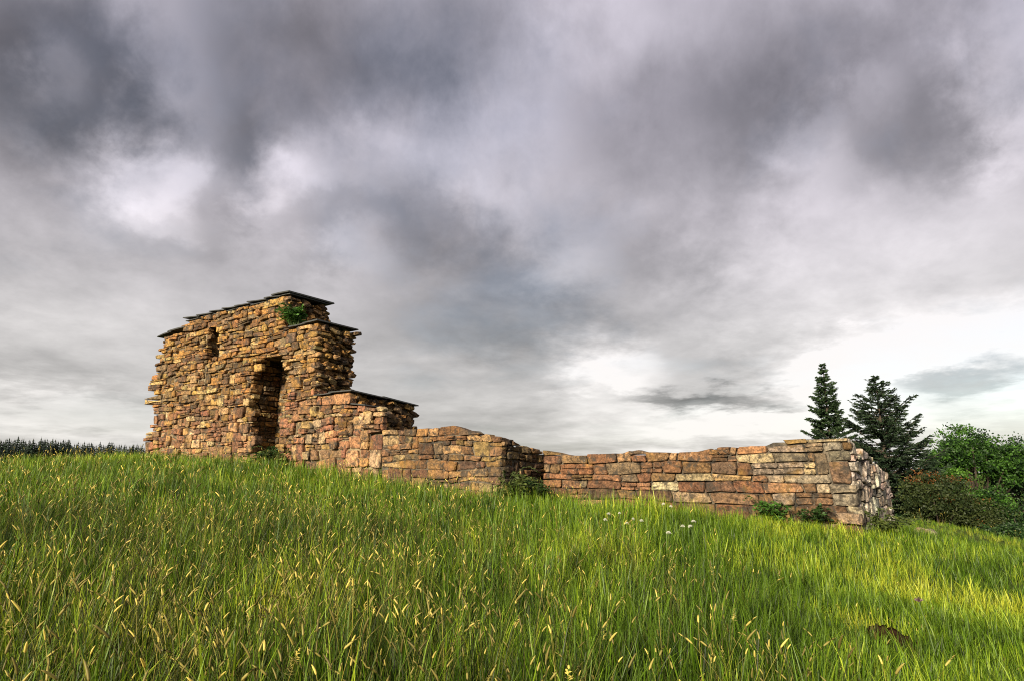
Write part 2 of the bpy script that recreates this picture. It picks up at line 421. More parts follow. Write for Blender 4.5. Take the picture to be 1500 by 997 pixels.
def lay(P, T, N, z0, z1, spans, course, width, pal, top=None, gap=0.03, jit=0.012, proud=(0.0, 0.05), depth=0.16, wave=0.03,
        split=0.18, tall=0.10, rag=None, seed=1, dark=0.0):
    """lay courses of rubble on one face; spans(z) -> [(t0,t1)], top(t) -> highest z, rag(z, side) -> extra reach at a free end"""
    rnd = random.Random(seed)
    out = []
    z = z0
    k = 0
    blocked = []
    def line(k, zz):
        ph = rnd.uniform(0, 10); f1 = rnd.uniform(.5, 1.1); f2 = rnd.uniform(1.6, 3.0)
        return lambda t: zz + wave * (math.sin(t * f1 * 2 + ph) + 0.5 * math.sin(t * f2 * 2 + ph * 2.3))
    lo = line(0, z)
    hn = None
    while z < z1:
        h = hn if hn else course(z, rnd)
        hn = course(z + h, rnd)
        hi = line(k + 1, z + h)
        zm = z + h / 2
        nblocked = []
        allsp = spans(zm)
        for (a, b) in allsp:
            # free of what a tall stone below already takes
            segs = [(a, b)]
            for (p, q) in blocked:
                ns = []
                for (s, e) in segs:
                    if q <= s or p >= e: ns.append((s, e))
                    else:
                        if p - s > 0.06: ns.append((s, p))
                        if e - q > 0.06: ns.append((q, e))
                segs = ns
            for (s, e) in segs:
                tcur = s
                sl = 0.0
                while tcur < e - 0.02:
                    wd = width(zm, rnd) * (0.6 + 0.4 * h / 0.18)
                    if e - (tcur + wd) < 0.10: wd = e - tcur
                    tn = tcur + wd
                    sr = rnd.uniform(-.03, .03) if tn < e - 0.01 else 0.0
                    zb, zt = lo, hi
                    istall = False
                    if rnd.random() < tall and wd < 0.5 and wd > 0.14 and tn < e - .2 and top is None:
                        istall = True
                    if top is not None:
                        tp = top((tcur + tn) / 2)
                        if z + h > tp - 0.09:
                            if tp - z < 0.085:
                                tcur = tn; sl = sr; continue
                            dj = rnd.uniform(-.025, .02)
                            zt = (lambda f, d: (lambda t_: min(f(t_) + .02, max(top(t_) + d, lo(t_) + .04))))(hi, dj)
                            if z + h < tp: zt = (lambda d: (lambda t_: max(top(t_) + d, lo(t_) + .04)))(dj)
                        elif rnd.random() < tall and wd > .14 and wd < .5 and z + h + hn < tp - .06:
                            istall = True
                    tint = list(rnd.choice(pal(zm, (tcur + tn) / 2)))
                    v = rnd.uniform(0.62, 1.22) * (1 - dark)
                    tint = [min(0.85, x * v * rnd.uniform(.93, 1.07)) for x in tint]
                    pr = rnd.uniform(*proud)
                    dp = depth
                    e0, e1 = 0.0, 0.0
                    if rag:
                        if abs(tcur - allsp[0][0]) < 1e-6: e0 = rag(zm, 0, rnd)
                        if abs(tn - allsp[-1][1]) < 1e-6: e1 = rag(zm, 1, rnd)
                        if e0 or e1: dp = max(depth, 0.4)
                    if istall:
                        zz = z + h + hn * .97
                        zt = (lambda q: (lambda t_: q))(zz)
                        nblocked.append((tcur - .005, tn + .005))
                    if not istall and h > 0.15 and rnd.random() < split and zt is hi:
                        fr = rnd.uniform(.38, .62)
                        zmid = (lambda lo_, hi_, fr_: (lambda t_: lo_(t_) * (1 - fr_) + hi_(t_) * fr_))(lo, hi, fr)
                        smid = sl * .5
                        for (qb, qt) in ((zb, zmid), (zmid, zt)):
                            if wd > .4:
                                mid = tcur + wd * rnd.uniform(.4, .6)
                                parts = [(tcur, mid), (mid, tn)]
                            else: parts = [(tcur, tn)]
                            for (x0, x1) in parts:
                                ol = outline_of(x0 - e0, x1 + e1, x0 - e0, x1 + e1, qb, qt, gap * .8, jit * .7, rnd)
                                tv = rnd.uniform(.8, 1.2)
                                out.append(make_stone(P, ol, N, T, pr + rnd.uniform(-.015, .015), dp, [x * tv for x in tint], rnd=rnd))
                    else:
                        ol = outline_of(tcur + sl - e0, tn + sr + e1, tcur - sl - e0, tn - sr + e1, zb, zt, gap, jit, rnd)
                        if max(o[1] for o in ol) - min(o[1] for o in ol) > 0.03:
                            out.append(make_stone(P, ol, N, T, pr, dp, tint, rnd=rnd))
                    tcur = tn; sl = sr
        lo = hi
        z += h
        k += 1
        blocked = nblocked
    return out
def rubble(P, T, N, inside, t0, t1, z0, z1, pal, size=(0.10, 0.24), seed=3, proud=(-0.08, 0.12), depth=0.25, rotmax=0.6, density=1.0):
    """broken wall core: tilted angular pieces of all sizes, packed in leaning rows"""
    rnd = random.Random(seed)
    out = []
    z = z0
    while z < z1:
        h = rnd.uniform(*size) * 0.62
        t_ = t0 - rnd.uniform(0, .15)
        while t_ < t1:
            wd = rnd.uniform(*size) * rnd.uniform(.9, 1.7)
            c = (t_ + wd / 2, z + h / 2 + rnd.uniform(-.04, .04))
            t_ += wd * 0.93
            if not inside(*c) or rnd.random() > density: continue
            an = rnd.gauss(-0.15, rotmax * .5)
            ca, sa = math.cos(an), math.sin(an)
            ol = []
            m_ = 8
            for q in range(m_):
                a_ = 2 * math.pi * (q + rnd.uniform(-.3, .3)) / m_
                kx = math.copysign(abs(math.cos(a_)) ** .6, math.cos(a_)) * wd / 2 * rnd.uniform(.85, 1.1)
                kz = math.copysign(abs(math.sin(a_)) ** .6, math.sin(a_)) * h * .56 * rnd.uniform(.8, 1.1)
                ol.append((c[0] + kx * ca - kz * sa, c[1] + kx * sa + kz * ca))
            tint = rnd.choice(pal); v = rnd.uniform(.55, 1.2)
            out.append(make_stone(P, ol, N, T, rnd.uniform(*proud), depth, [x * v for x in tint], rough=.03, bulge=.06, rnd=rnd))
        z += h * 0.92
    return out
def emit(stones, thing, base, limit=300, name='stone', rest='small_stones', view=Vector((0, 0, 0))):
    """the largest stones are parts of their own, the rest one joined part"""
    stones = sorted(stones, key=lambda s: -s.area / max(1.0, (s.c - view).length) ** 2)
    for s in stones[:limit]:
        off = s.c
        me = bpy.data.meshes.new(name)
        me.from_pydata([tuple(v - off) for v in s.V], [], s.F)
        at = me.attributes.new('tint', 'FLOAT_COLOR', 'POINT')
        at.data.foreach_set('color', np.tile(np.array([*s.tint, 1.0], np.float32), len(s.V)))
        me.materials.append(M_STONE)
        o = bpy.data.objects.new(name, me)
        COL.objects.link(o)
        o.parent = thing
        o.location = off - base
    if len(stones) > limit:
        V, F, A = [], [], []
        for s in stones[limit:]:
            o_ = len(V)
            V += [tuple(v - base) for v in s.V]
            F += [tuple(i + o_ for i in f) for f in s.F]
            A += [(*s.tint, 1.0)] * len(s.V)
        ob = mesh(rest, V, F, M_STONE, thing, attrs={'tint': ('FLOAT_COLOR', 'POINT', A)})
        ob['kind'] = 'stuff'
    return len(stones)
def prism(P, T, D, poly, d0, d1, mb):
    """poly [(t,z)] counter-clockwise, extruded from depth d0 to d1 along D"""
    n = len(poly)
    V = [P + T * a + ZUP * z + D * d0 for a, z in poly] + [P + T * a + ZUP * z + D * d1 for a, z in poly]
    F = [tuple(range(n)), tuple(range(n, 2 * n))[::-1]] + [(i, n + i, n + (i + 1) % n, (i + 1) % n) for i in range(n)]
    mb.add(V, F)

# ---- the tall ruin
def interp(tab):
    xs = [p[0] for p in tab]; ys = [p[1] for p in tab]
    return lambda x: float(np.interp(x, xs, ys))
left_edge = interp([(0.0, -7.75), (0.9, -7.72), (1.2, -7.62), (1.5, -7.38), (2.1, -7.34), (2.5, -7.58), (2.9, -7.62), (3.3, -7.55), (3.9, -7.48), (4.4, -7.50), (4.85, -7.40)])
def right_edge(z):
    return -0.22 if z > 4.14 else (1.25 if z > 2.05 else (2.76 if z > 1.74 else 3.95))
def top_a(t_):
    if t_ < -5.85: return 4.76
    if t_ < -0.20: return 5.16
    if t_ < 1.27: return 4.13
    if t_ < 2.76: return 2.03
    return 1.72 - 0.12 * (t_ - 2.76)
# openings: the tall niche, the broken slit above the middle and the thin crack below it
niche_l = interp([(-0.5, -1.30), (0.6, -1.34), (1.3, -1.58), (2.2, -1.68), (2.85, -1.74), (3.0, -1.50), (3.36, -1.22)])
niche_r = interp([(-0.5, -0.18), (0.6, -0.18), (1.3, -0.14), (1.75, 0.02), (2.2, 0.10), (2.75, 0.06), (2.95, -0.10), (3.36, -0.38)])
def spans_a(z):
    l, r = left_edge(z), right_edge(z)
    if z > 4.76: l = -5.86
    segs = [(l, r)]
    holes = []
    jl, jr = .11 * math.sin(z * 9.0) + .09 * math.sin(z * 23.0 + 1), .07 * math.sin(z * 11.0 + 2) + .06 * math.sin(z * 27.0)
    if z < 3.34: holes.append((niche_l(z) + jl, niche_r(z) + jr))
    if 3.52 < z < 4.66: holes.append((interp([(3.5, -4.36), (3.8, -4.32), (4.2, -4.52), (4.66, -4.30)])(z) + jl, interp([(3.5, -4.05), (3.75, -3.78), (4.3, -3.72), (4.66, -4.0)])(z) + jr * 1.5))
    if 2.75 < z <= 3.52: holes.append((-4.45 + jl * .4, -4.27 + jr * .4))
    for (p_, q_) in holes:
        ns = []
        for (s_, e_) in segs:
            if q_ <= s_ or p_ >= e_: ns.append((s_, e_))
            else: ns += [(s_, p_), (q_, e_)]
        segs = ns
    return segs
def course_a(z, r): return r.uniform(.18, .28) if z < 0.7 else (r.uniform(.10, .22) if z < 1.8 else r.uniform(.07, .165))
def width_a(z, r): return r.uniform(.2, .5) if z < 1.6 else r.uniform(.18, .66)
def pal_a(z, t_):
    k = (z - 1.0) / 2.0 + random.uniform(-.3, .3) - (0.25 if t_ > 0.2 and z < 2.2 else 0)
    return PAL['upper'] if k > 0.4 else PAL['lower']
def rag_a(z, side, r):
    if side == 1: return 0.0 if not (z > 2.05) else (r.uniform(.05, .16) if r.random() < .25 else r.uniform(-.10, .06))
    if abs(z - 2.55) < .13: return r.uniform(.62, .78)
    if abs(z - 1.2) < .12 or abs(z - 3.25) < .08: return r.uniform(.28, .42)
    if r.random() < .45: return r.uniform(.12, .42)
    return r.uniform(-.12, .14)
baseA = OA + Vector((-3.0 * U.x, -3.0 * U.y, 0.1))
ruin = empty("ruined_tower", baseA)
tag(ruin, "tall ruined tower of ochre rubble stone with a dark niche and stepped slate caps", "ruin")
mb = MB()
def core(poly, d0, d1): prism(OA, U, W, poly, d0, d1, mb)
FD = 0.022
# masses left, over and right of the niche, stepping like the stones before them
core([(-7.25, -1.0), (-4.56, -1.0), (-4.56, 4.70), (-7.12, 4.70), (-7.2, 3.0)], FD + .01, 1.28)
core([(-4.56, -1.0), (-3.76, -1.0), (-3.76, 2.74), (-4.56, 2.74)], FD + .011, 1.28)
core([(-4.56, 2.74), (-4.41, 2.74), (-4.41, 3.48), (-4.56, 3.48)], FD + .012, 1.28)
core([(-4.30, 2.74), (-3.76, 2.74), (-3.76, 3.48), (-4.30, 3.48)], FD + .013, 1.28)
core([(-4.56, 2.74), (-3.76, 2.74), (-3.76, 4.70), (-4.56, 4.70)], .75, 1.27)
core([(-3.76, -1.0), (-1.88, -1.0), (-1.88, 4.70), (-3.76, 4.70)], FD + .01, 1.28)
core([(-5.80, 4.70), (-1.88, 4.70), (-1.88, 5.10), (-5.80, 5.10)], FD + .01, 1.42)
core([(-1.88, 3.42), (-0.40, 3.42), (-0.40, 5.10), (-1.88, 5.10)], FD + .012, 1.44)
core([(-0.40, 3.42), (0.16, 3.42), (0.16, 4.08), (-0.40, 4.08)], FD + .014, 1.30)
core([(0.16, -1.0), (1.08, -1.0), (1.08, 4.08), (0.16, 4.08)], FD + .01, 1.22)
core([(1.08, -1.0), (3.95, -1.0), (3.95, 0.98), (1.08, 0.98)], FD + .014, 1.20)
core([(1.08, 0.98), (3.55, 0.98), (3.55, 1.50), (2.62, 1.66), (2.62, 1.98), (1.08, 1.98)], FD + .016, 0.5)
core([(1.08, -0.8), (2.62, -0.8), (2.62, 1.82), (1.08, 1.82)], 0.5, 2.25)
core([(1.08, 1.82), (2.62, 1.82), (2.62, 1.95), (1.08, 1.97)], 0.5, 1.3)
core([(2.62, -0.8), (3.50, -0.8), (3.50, 1.30), (2.62, 1.55)], 0.5, .85)
core([(-1.88, -1.0), (0.16, -1.0), (0.16, 3.42), (-1.88, 3.42)], 0.98, 1.32)           # back of the niche
core([(-1.88, -1.0), (-1.66, -1.0), (-1.88, 2.9)], FD + .016, .98)
core([(-0.10, -1.0), (0.16, -1.0), (0.16, 1.7)], FD + .018, .98)
o = mesh("mortar_core", [v - baseA for v in mb.V and [Vector(v) for v in mb.V]], mb.F, M_MORTAR_T, ruin)
NA_ = -W
S = lay(OA, U, NA_, -0.45, 5.2, spans_a, course_a, width_a, pal_a, top=top_a, rag=rag_a, seed=5, proud=(-.03, .095), wave=.034, gap=.016, jit=.022, split=.3, tall=.16)
# left cheek and back of the niche
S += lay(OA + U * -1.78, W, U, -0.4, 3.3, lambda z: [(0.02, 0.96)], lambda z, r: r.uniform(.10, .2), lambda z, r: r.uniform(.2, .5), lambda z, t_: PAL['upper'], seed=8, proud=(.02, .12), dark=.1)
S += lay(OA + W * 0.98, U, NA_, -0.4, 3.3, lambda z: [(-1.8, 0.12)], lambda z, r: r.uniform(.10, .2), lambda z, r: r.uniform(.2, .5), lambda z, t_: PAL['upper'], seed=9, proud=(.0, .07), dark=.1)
# back of the broken slit and its shaded cheek
# broken right-hand ends of the three stages
S += rubble(OA + U * -0.34, W, U, lambda a, z: z < 5.09, 0.02, 1.42, 4.16, 5.12, PAL['upper'], seed=21, proud=(.0, .22))
S += rubble(OA + U * -0.38, W, U, lambda a, z: z < 5.09, 0.02, 1.44, 4.14, 5.12, PAL['upper'], seed=25, proud=(.0, .05))
S += rubble(OA + U * 1.12, W, U, lambda a, z: z < 4.09, 0.05, 1.22, 2.0, 4.12, PAL['upper'], seed=22, proud=(.0, .26))
S += rubble(OA + U * 1.09, W, U, lambda a, z: z < 4.09, 0.05, 1.24, 2.0, 4.12, PAL['upper'], seed=26, proud=(.0, .05))
S += rubble(OA + U * 2.66, W, U, lambda a, z: z < 2.02 - .07 * a, 0.05, 2.32, 0.90, 2.02, PAL['upper'], seed=23, proud=(.0, .18))
S += rubble(OA + U * 2.63, W, U, lambda a, z: z < 2.02 - .07 * a, 0.05, 2.32, 0.90, 2.02, PAL['upper'], seed=27, proud=(.0, .06))
S += rubble(OA + U * 3.54, W, U, lambda a, z: z < 1.56 - a * .2, 0.05, .9, 0.98, 1.6, PAL['upper'], seed=30, proud=(.0, .2))
S += rubble(OA + W * 0.52, U, NA_, lambda a, z: z < 1.72 - (a - 2.62) * .22, 2.62, 3.55, 1.2, 1.75, PAL['upper'], seed=24, proud=(.0, .12))
S += rubble(OA + U * -4.62, W, U, lambda a, z: True, 0.05, .75, 3.5, 4.7, PAL['upper'], seed=28, proud=(-.02, .08))
S += rubble(OA + W * 0.74, U, NA_, lambda a, z: True, -4.6, -3.7, 2.8, 4.7, PAL['upper'], seed=29, proud=(-.02, .06))
nA = emit(S, ruin, baseA)
# slates on the stages
def slate(thing, base, t0, t1, s0, s1, zl, zr, th=0.035, seed=0, sl=0.0):
    r = random.Random(seed)
    V = []
    pts = [(t0 + r.uniform(-.02, .03), s0 + r.uniform(-.03, .02)), ((t0 + t1) / 2, s0 + r.uniform(-.035, .015)), (t1 + r.uniform(-.03, .03), s0 + r.uniform(-.03, .02)),
           (t1 + r.uniform(-.03, .03), s1), ((t0 + t1) / 2, s1 + r.uniform(-.03, .03)), (t0 + r.uniform(-.02, .03), s1)]
    for lv in (0, 1):
        for (a, s_) in pts:
            z = zl + (zr - zl) * (a - t0) / (t1 - t0) + sl * (s_ - s0) + lv * (th + r.uniform(-.006, .006))
            ins = 0.012 if lv else 0.0
            V.append(OA + U * (a + (ins if a < (t0 + t1) / 2 else -ins)) + W * (s_ + (ins if s_ < (s0 + s1) / 2 else -ins)) + ZUP * z - base)
    n = 6
    F = [tuple(range(n))[::-1], tuple(range(n, 2 * n))] + [(i, (i + 1) % n, n + (i + 1) % n, n + i) for i in range(n)]
    return mesh("cap_slate", V, F, M_SLATE, thing)
tq = -6.02
k = 0
while tq < -0.75:
    wd = random.uniform(.62, .86)
    slate(ruin, baseA, tq, tq + wd + .16, -.10, 1.5, 5.225 + random.uniform(-.01, .02), 5.165, .036, 100 + k)
    slate(ruin, baseA, tq + .1, tq + wd + .02, -.04, 1.46, 5.125, 5.13, .03, 130 + k)
    tq += wd; k += 1
slate(ruin, baseA, -0.95, -0.12, -.12, 1.62, 5.245, 5.235, .045, 160)
slate(ruin, baseA, -0.75, -0.16, -.05, 1.5, 5.19, 5.185, .04, 161)
slate(ruin, baseA, -7.70, -6.72, -.10, 1.3, 4.77, 4.84, .045, 162)
slate(ruin, baseA, -6.95, -5.86, -.12, 1.3, 4.86, 4.90, .05, 163)
slate(ruin, baseA, 0.0, 0.72, -.10, 1.35, 4.135, 4.145, .035, 164)
slate(ruin, baseA, 0.62, 1.34, -.12, 1.40, 4.165, 4.16, .04, 165)
slate(ruin, baseA, 1.30, 2.06, -.10, 1.3, 2.04, 2.05, .032, 166)
slate(ruin, baseA, 1.98, 2.82, -.12, 1.20, 2.075, 2.07, .034, 167, sl=-.06)
slate(ruin, baseA, 1.90, 2.84, 1.10, 2.48, 2.015, 2.01, .034, 168, sl=-.09)
slate(ruin, baseA, 2.74, 3.36, -.06, .5, 1.735, 1.66, .03, 170)

# ---- the low wall running on from the ruin, with its return
top_l = interp([(3.9, 1.04), (4.9, 1.0), (5.5, 1.0), (6.25, 1.03), (6.72, .95), (6.9, .79), (7.3, .80), (7.6, .75)])
top_r = interp([(0, .75), (.35, .70), (.7, .60), (1.2, .55), (1.7, .50)])
baseL = OA + U * 5.8 + Vector((0, 0, -.4))
lowA = empty("stone_wall", baseL)
tag(lowA, "low wall of brown rubble stone running downhill from the tower to an overgrown corner", "wall")
mb = MB()
prism(OA, U, W, [(3.97, -1.3), (7.53, -1.3), (7.53, .70), (6.9, .74), (6.6, .92), (3.97, .97)], FD, .55, mb)
prism(OJ + U * -.05, W, -U, [(.55, -1.3), (1.70, -1.3), (1.70, .40), (1.2, .44), (.7, .50), (.55, .56)], 0.0, 1.0, mb)
mesh("mortar_core", [Vector(v) - baseL for v in mb.V], mb.F, M_MORTAR_B, lowA)
S = lay(OA, U, NA_, -1.1, 1.1, lambda z: [(3.97, 7.60)], lambda z, r: r.uniform(.10, .23), lambda z, r: r.uniform(.18, .62), lambda z, t_: PAL['low'], top=top_l, seed=31, gap=.016, tall=.14, wave=.035, jit=.018)
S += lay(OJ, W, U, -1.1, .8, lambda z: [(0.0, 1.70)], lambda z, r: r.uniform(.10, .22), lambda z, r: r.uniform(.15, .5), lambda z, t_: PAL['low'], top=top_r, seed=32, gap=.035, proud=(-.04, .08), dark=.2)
emit(S, lowA, baseL)

# ---- the near wall with its worn end
top_b = interp([(0, .52), (.2, .47), (.4, .455), (.66, .40), (1.1, .385), (1.5, .385), (2.1, .40), (2.24, .46), (2.5, .47), (2.56, .42), (3.2, .39), (3.7, .40), (3.85, .46), (4.7, .485), (4.95, .52), (5.08, .50), (5.2, .61), (5.6, .63), (6.5, .63)])
top_c = interp([(-.1, .62), (.2, .60), (.7, .45), (1.7, .34), (2.0, .30), (2.9, .15), (3.7, 0.0), (4.1, -.22), (4.25, -.34)])
baseB = OB + U * 3.3 + Vector((0, 0, -.9))
wallB = empty("stone_wall", baseB)
tag(wallB, "long low wall of reddish block stone ending in a pale worn sloping end", "wall")
mb = MB()
prism(OB, U, W, [(-.6, -1.6), (6.46, -1.6), (6.44, .55), (5.2, .55), (4.9, .42), (3.8, .36), (2.5, .32), (.7, .31), (0, .40), (-.6, .42)], FD + .03, .95, mb)
NC = Vector((UC.y, -UC.x, 0))
prism(OC, UC, -NC, [(.16, -1.9), (4.1, -1.9), (4.0, -.3), (3.6, -.1), (1.7, .24), (.7, .36), (.16, .50)], .05, 1.1, mb)
mesh("mortar_core", [Vector(v) - baseB for v in mb.V], mb.F, M_MORTAR_B, wallB)
def course_b(z, r): return r.uniform(.20, .30) if z < -.55 else r.uniform(.14, .25)
def width_b(z, r): return r.uniform(.30, .85) if r.random() < .8 else r.uniform(.13, .26)
def rag_b(z, side, r): return (r.uniform(-.05, .03) + (.06 if z < -.2 else 0)) if side == 1 else 0.0
S = lay(OB, U, NA_, -1.42, .7, lambda z: [(0.0, 6.53)], course_b, width_b, lambda z, t_: PAL['corner'] if (t_ > 6.0 and random.random() < .5) or (t_ > 5.2 and random.random() < .2) else PAL['near'], top=top_b, seed=41, gap=.015, wave=.022, split=.10, tall=.10, rag=rag_b, depth=.22)
def spans_c(z): return [(0.05 + max(0, (.2 - z)) * .02, interp([(-1.8, 4.36), (-.9, 4.30), (-.3, 4.22), (.0, 3.7), (.3, 1.9), (.62, .3)])(z))]
S += lay(OC, UC, NC, -1.75, .7, spans_c, lambda z, r: r.uniform(.10, .22), lambda z, r: r.uniform(.22, .6), lambda z, t_: PAL['end'], top=top_c, seed=42, gap=.02, proud=(-.015, .05), wave=.06, jit=.025, split=.1, tall=.12, depth=.3,
         rag=lambda z, s_, r: r.uniform(-.05, .1) if s_ == 1 else 0)
# plinth stones standing proud at the foot
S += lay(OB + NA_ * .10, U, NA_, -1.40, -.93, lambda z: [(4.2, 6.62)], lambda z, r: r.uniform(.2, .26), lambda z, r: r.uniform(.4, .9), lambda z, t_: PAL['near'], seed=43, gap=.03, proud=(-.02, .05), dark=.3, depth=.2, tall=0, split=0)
emit(S, wallB, baseB)

# ---- fallen stones at the wall feet
def fallen(x, y, sx, sy, sz, seed, pal, label):
    r = random.Random(seed)
    mb = MB()
    n = 9
    rings = []
    for (k, zz) in ((.82, -.6), (1.0, .0), (.86, .55), (.45, .9)):
        rings.append([(math.cos(2 * math.pi * i / n) * sx * k * r.uniform(.82, 1.12), math.sin(2 * math.pi * i / n) * sy * k * r.uniform(.82, 1.12), zz * sz + r.uniform(-.06, .06) * sz) for i in range(n)])
    V = [p_ for q in rings for p_ in q]
    F = [(k * n + i, k * n + (i + 1) % n, (k + 1) * n + (i + 1) % n, (k + 1) * n + i) for k in range(3) for i in range(n)] + [tuple(range(3 * n, 4 * n)), tuple(range(n))[::-1]]
    tn = [c_ * .78 for c_ in r.choice(PAL[pal])]
    o_ = mesh("fallen_stone", V, F, M_STONE, attrs={'tint': ('FLOAT_COLOR', 'POINT', [(*tn, 1.0)] * len(V))})
    o_.location = (x, y, gz(x, y) + sz * .35)
    o_.rotation_euler = (r.uniform(-.2, .2), r.uniform(-.2, .2), r.uniform(0, 6))
    tag(o_, label, 'stone', 'fallen stones in the grass')
fallen(8.85, 14.1, .20, .16, .13, 1, 'corner', "grey fallen stone in the grass at the far foot of the worn wall end")
fallen(9.25, 14.5, .18, .15, .12, 2, 'corner', "small grey fallen stone just beyond the worn wall end")

# ------------------------------------------------------------------ leaves and trees
def leaf_arrays(C, size, aspect, tone, r, normals=None, droop=0.0):
    """diamond leaves at C (N,3)"""
    N = len(C)
    a = r.normal(size=(N, 3)); a[:, 2] -= droop; a /= np.linalg.norm(a, axis=1)[:, None]
    b = r.normal(size=(N, 3)); b -= (b * a).sum(1)[:, None] * a; b /= np.linalg.norm(b, axis=1)[:, None]
    s = (size * r.uniform(.65, 1.3, N))[:, None]
    V = np.stack([C, C + a * s * .55 + b * s * aspect * .5, C + a * s, C + a * s * .55 - b * s * aspect * .5], axis=1).reshape(-1, 3)
    F = np.arange(4 * N).reshape(N, 4)
    return V, F, np.repeat(np.clip(tone, 0, 1), 4)
def fast_mesh(name, V, F, mat, parent=None, tone=None, loc=(0, 0, 0)):
    """quads from arrays"""
    me = bpy.data.meshes.new(name)
    nf, k = F.shape
    me.vertices.add(len(V)); me.vertices.foreach_set('co', np.asarray(V, np.float32).ravel())
    me.loops.add(nf * k); me.loops.foreach_set('vertex_index', F.astype(np.int32).ravel())
    me.polygons.add(nf); me.polygons.foreach_set('loop_start', np.arange(0, nf * k, k, dtype=np.int32))
    if tone is not None:
        at = me.attributes.new('tone', 'FLOAT', 'POINT'); at.data.foreach_set('value', np.asarray(tone, np.float32))
    me.materials.append(mat)
    me.update(calc_edges=True)
    o = bpy.data.objects.new(name, me)
    COL.objects.link(o)
    o.location = loc
    if parent: o.parent = parent
    return o
def conifer(name, base, H, width, label, mat, rise, seed, whorls, per, shape, dense, gap_lo=0.0, side=None):
    """trunk, limbs and a crown of needle sprays; rise: slope of the limbs at the bottom and at the top"""
    r = np.random.default_rng(seed)
    root = empty(name, base)
    tag(root, label, 'tree')
    mb = MB()
    V, F = tube([(0, 0, -.3), (0.02, 0, H * .5), (0, 0, H)], [H * .017, H * .010, .012], 8)
    mb.add(V, F)
    limb = MB()
    Cs, As, Ts, Ss = [], [], [], []
    for i in range(whorls):
        f = i / (whorls - 1)
        z0 = H * (gap_lo + (1 - gap_lo) * f ** .92)
        L0 = width * shape(f)
        for j in range(per):
            a = 2 * math.pi * (j / per + r.uniform(-.12, .12)) + i * 1.9
            L = L0 * (r.uniform(.74, 1.08) if rise[0] > 0 else r.uniform(.5, 1.15))
            if side is not None: L *= side(a, f)
            rs = (rise[0] * (1 - f) + rise[1] * f) + r.normal(0, .13)
            z = z0 + r.uniform(-.5, .5) * H / whorls
            d = np.array([math.cos(a), math.sin(a), 0])
            npt = 5
            path = []
            for q in range(npt):
                u = q / (npt - 1)
                path.append(d * L * u + np.array([0, 0, z + L * (rs * u + (.22 if rise[0] > .1 else .18) * u * u - (.12 if rise[0] < 0 else 0) * u)]))
            V, F = tube(path, [max(.006, .018 * L * (1 - .8 * q / 4)) for q in range(npt)], 4)
            limb.add(V, F)
            nt = max(3, int(L * dense))
            for q in range(nt):
                u = r.uniform(.12, 1.0) ** .8
                P = np.array([np.interp(u, np.linspace(0, 1, npt), [p_[k] for p_ in path]) for k in range(3)])
                tw = L * .30 * (1.12 - u) + .10
                for sd in (-1, 1):
                    sv = np.array([-d[1], d[0], 0]) * sd * .8 + d * .65 + np.array([0, 0, r.uniform(-.30, .08) if rise[0] < .1 else r.uniform(-.12, .12)])
                    sv /= np.linalg.norm(sv)
                    ns = max(3, int(tw / .055))
                    us = (np.arange(ns) + .5) / ns
                    pts = P + sv * (us * tw)[:, None]
                    Cs.append(pts); As.append(np.tile(sv, (ns, 1))); Ts.append(np.full(ns, r.uniform(0, 1) * .75 + .25 * u)); Ss.append(np.full(ns, .12))
            # leader shoot of the limb
            nl = max(3, int(L / .07))
            us = (np.arange(nl) + .5) / nl
            pts = np.column_stack([np.interp(us, np.linspace(0, 1, npt), [p_[k] for p_ in path]) for k in range(3)])
            Cs.append(pts); As.append(np.tile(d + np.array([0, 0, .2]), (nl, 1))); Ts.append(np.full(nl, .4)); Ss.append(np.full(nl, .13))
    C = np.vstack(Cs); A = np.vstack(As); T = np.concatenate(Ts); SZ = np.concatenate(Ss)
    # two crossed slim leaves for each tuft of needles
    VV, FF, TT = [], [], []
    off = 0
    for rep in range(2):
        n_ = len(C)
        ax = A + r.normal(scale=.38, size=A.shape); ax /= np.linalg.norm(ax, axis=1)[:, None]
        b = r.normal(size=A.shape); b -= (b * ax).sum(1)[:, None] * ax; b /= np.linalg.norm(b, axis=1)[:, None]
        s = (SZ * r.uniform(.7, 1.3, n_))[:, None]
        V = np.stack([C - ax * s * .3, C + b * s * .22 + ax * s * .2, C + ax * s, C - b * s * .22 + ax * s * .2], axis=1).reshape(-1, 3)
        VV.append(V); FF.append(np.arange(4 * n_).reshape(n_, 4) + off); off += 4 * n_
        TT.append(np.repeat(np.clip(T + r.uniform(-.2, .2, n_), 0, 1), 4))
    tr = mesh("trunk", mb.V, mb.F, M_BARK, root, smooth=True)
    mesh("limbs", limb.V, limb.F, M_BARK, tr, smooth=True)
    fast_mesh("crown", np.vstack(VV), np.vstack(FF), mat, root, np.concatenate(TT))
    return root
conifer("spruce_tree", (19.6, 39.0, -5.2), 11.65, 2.6, "narrow dark spruce standing just behind the top of the near wall", M_SPRUCE, (-.18, .45), 51, 44, 7,
        lambda f: (1 - f) ** .80 * .98 + .03, 17)
conifer("fir_tree", (20.5, 35.0, -4.8), 9.95, 4.3, "broad dark fir with long upswept limbs beside the worn wall end", M_FIR, (.10, .52), 52, 26, 7,
        lambda f: min(.80, (1 - f) ** .85 * .98 + .015), 8, gap_lo=.16)
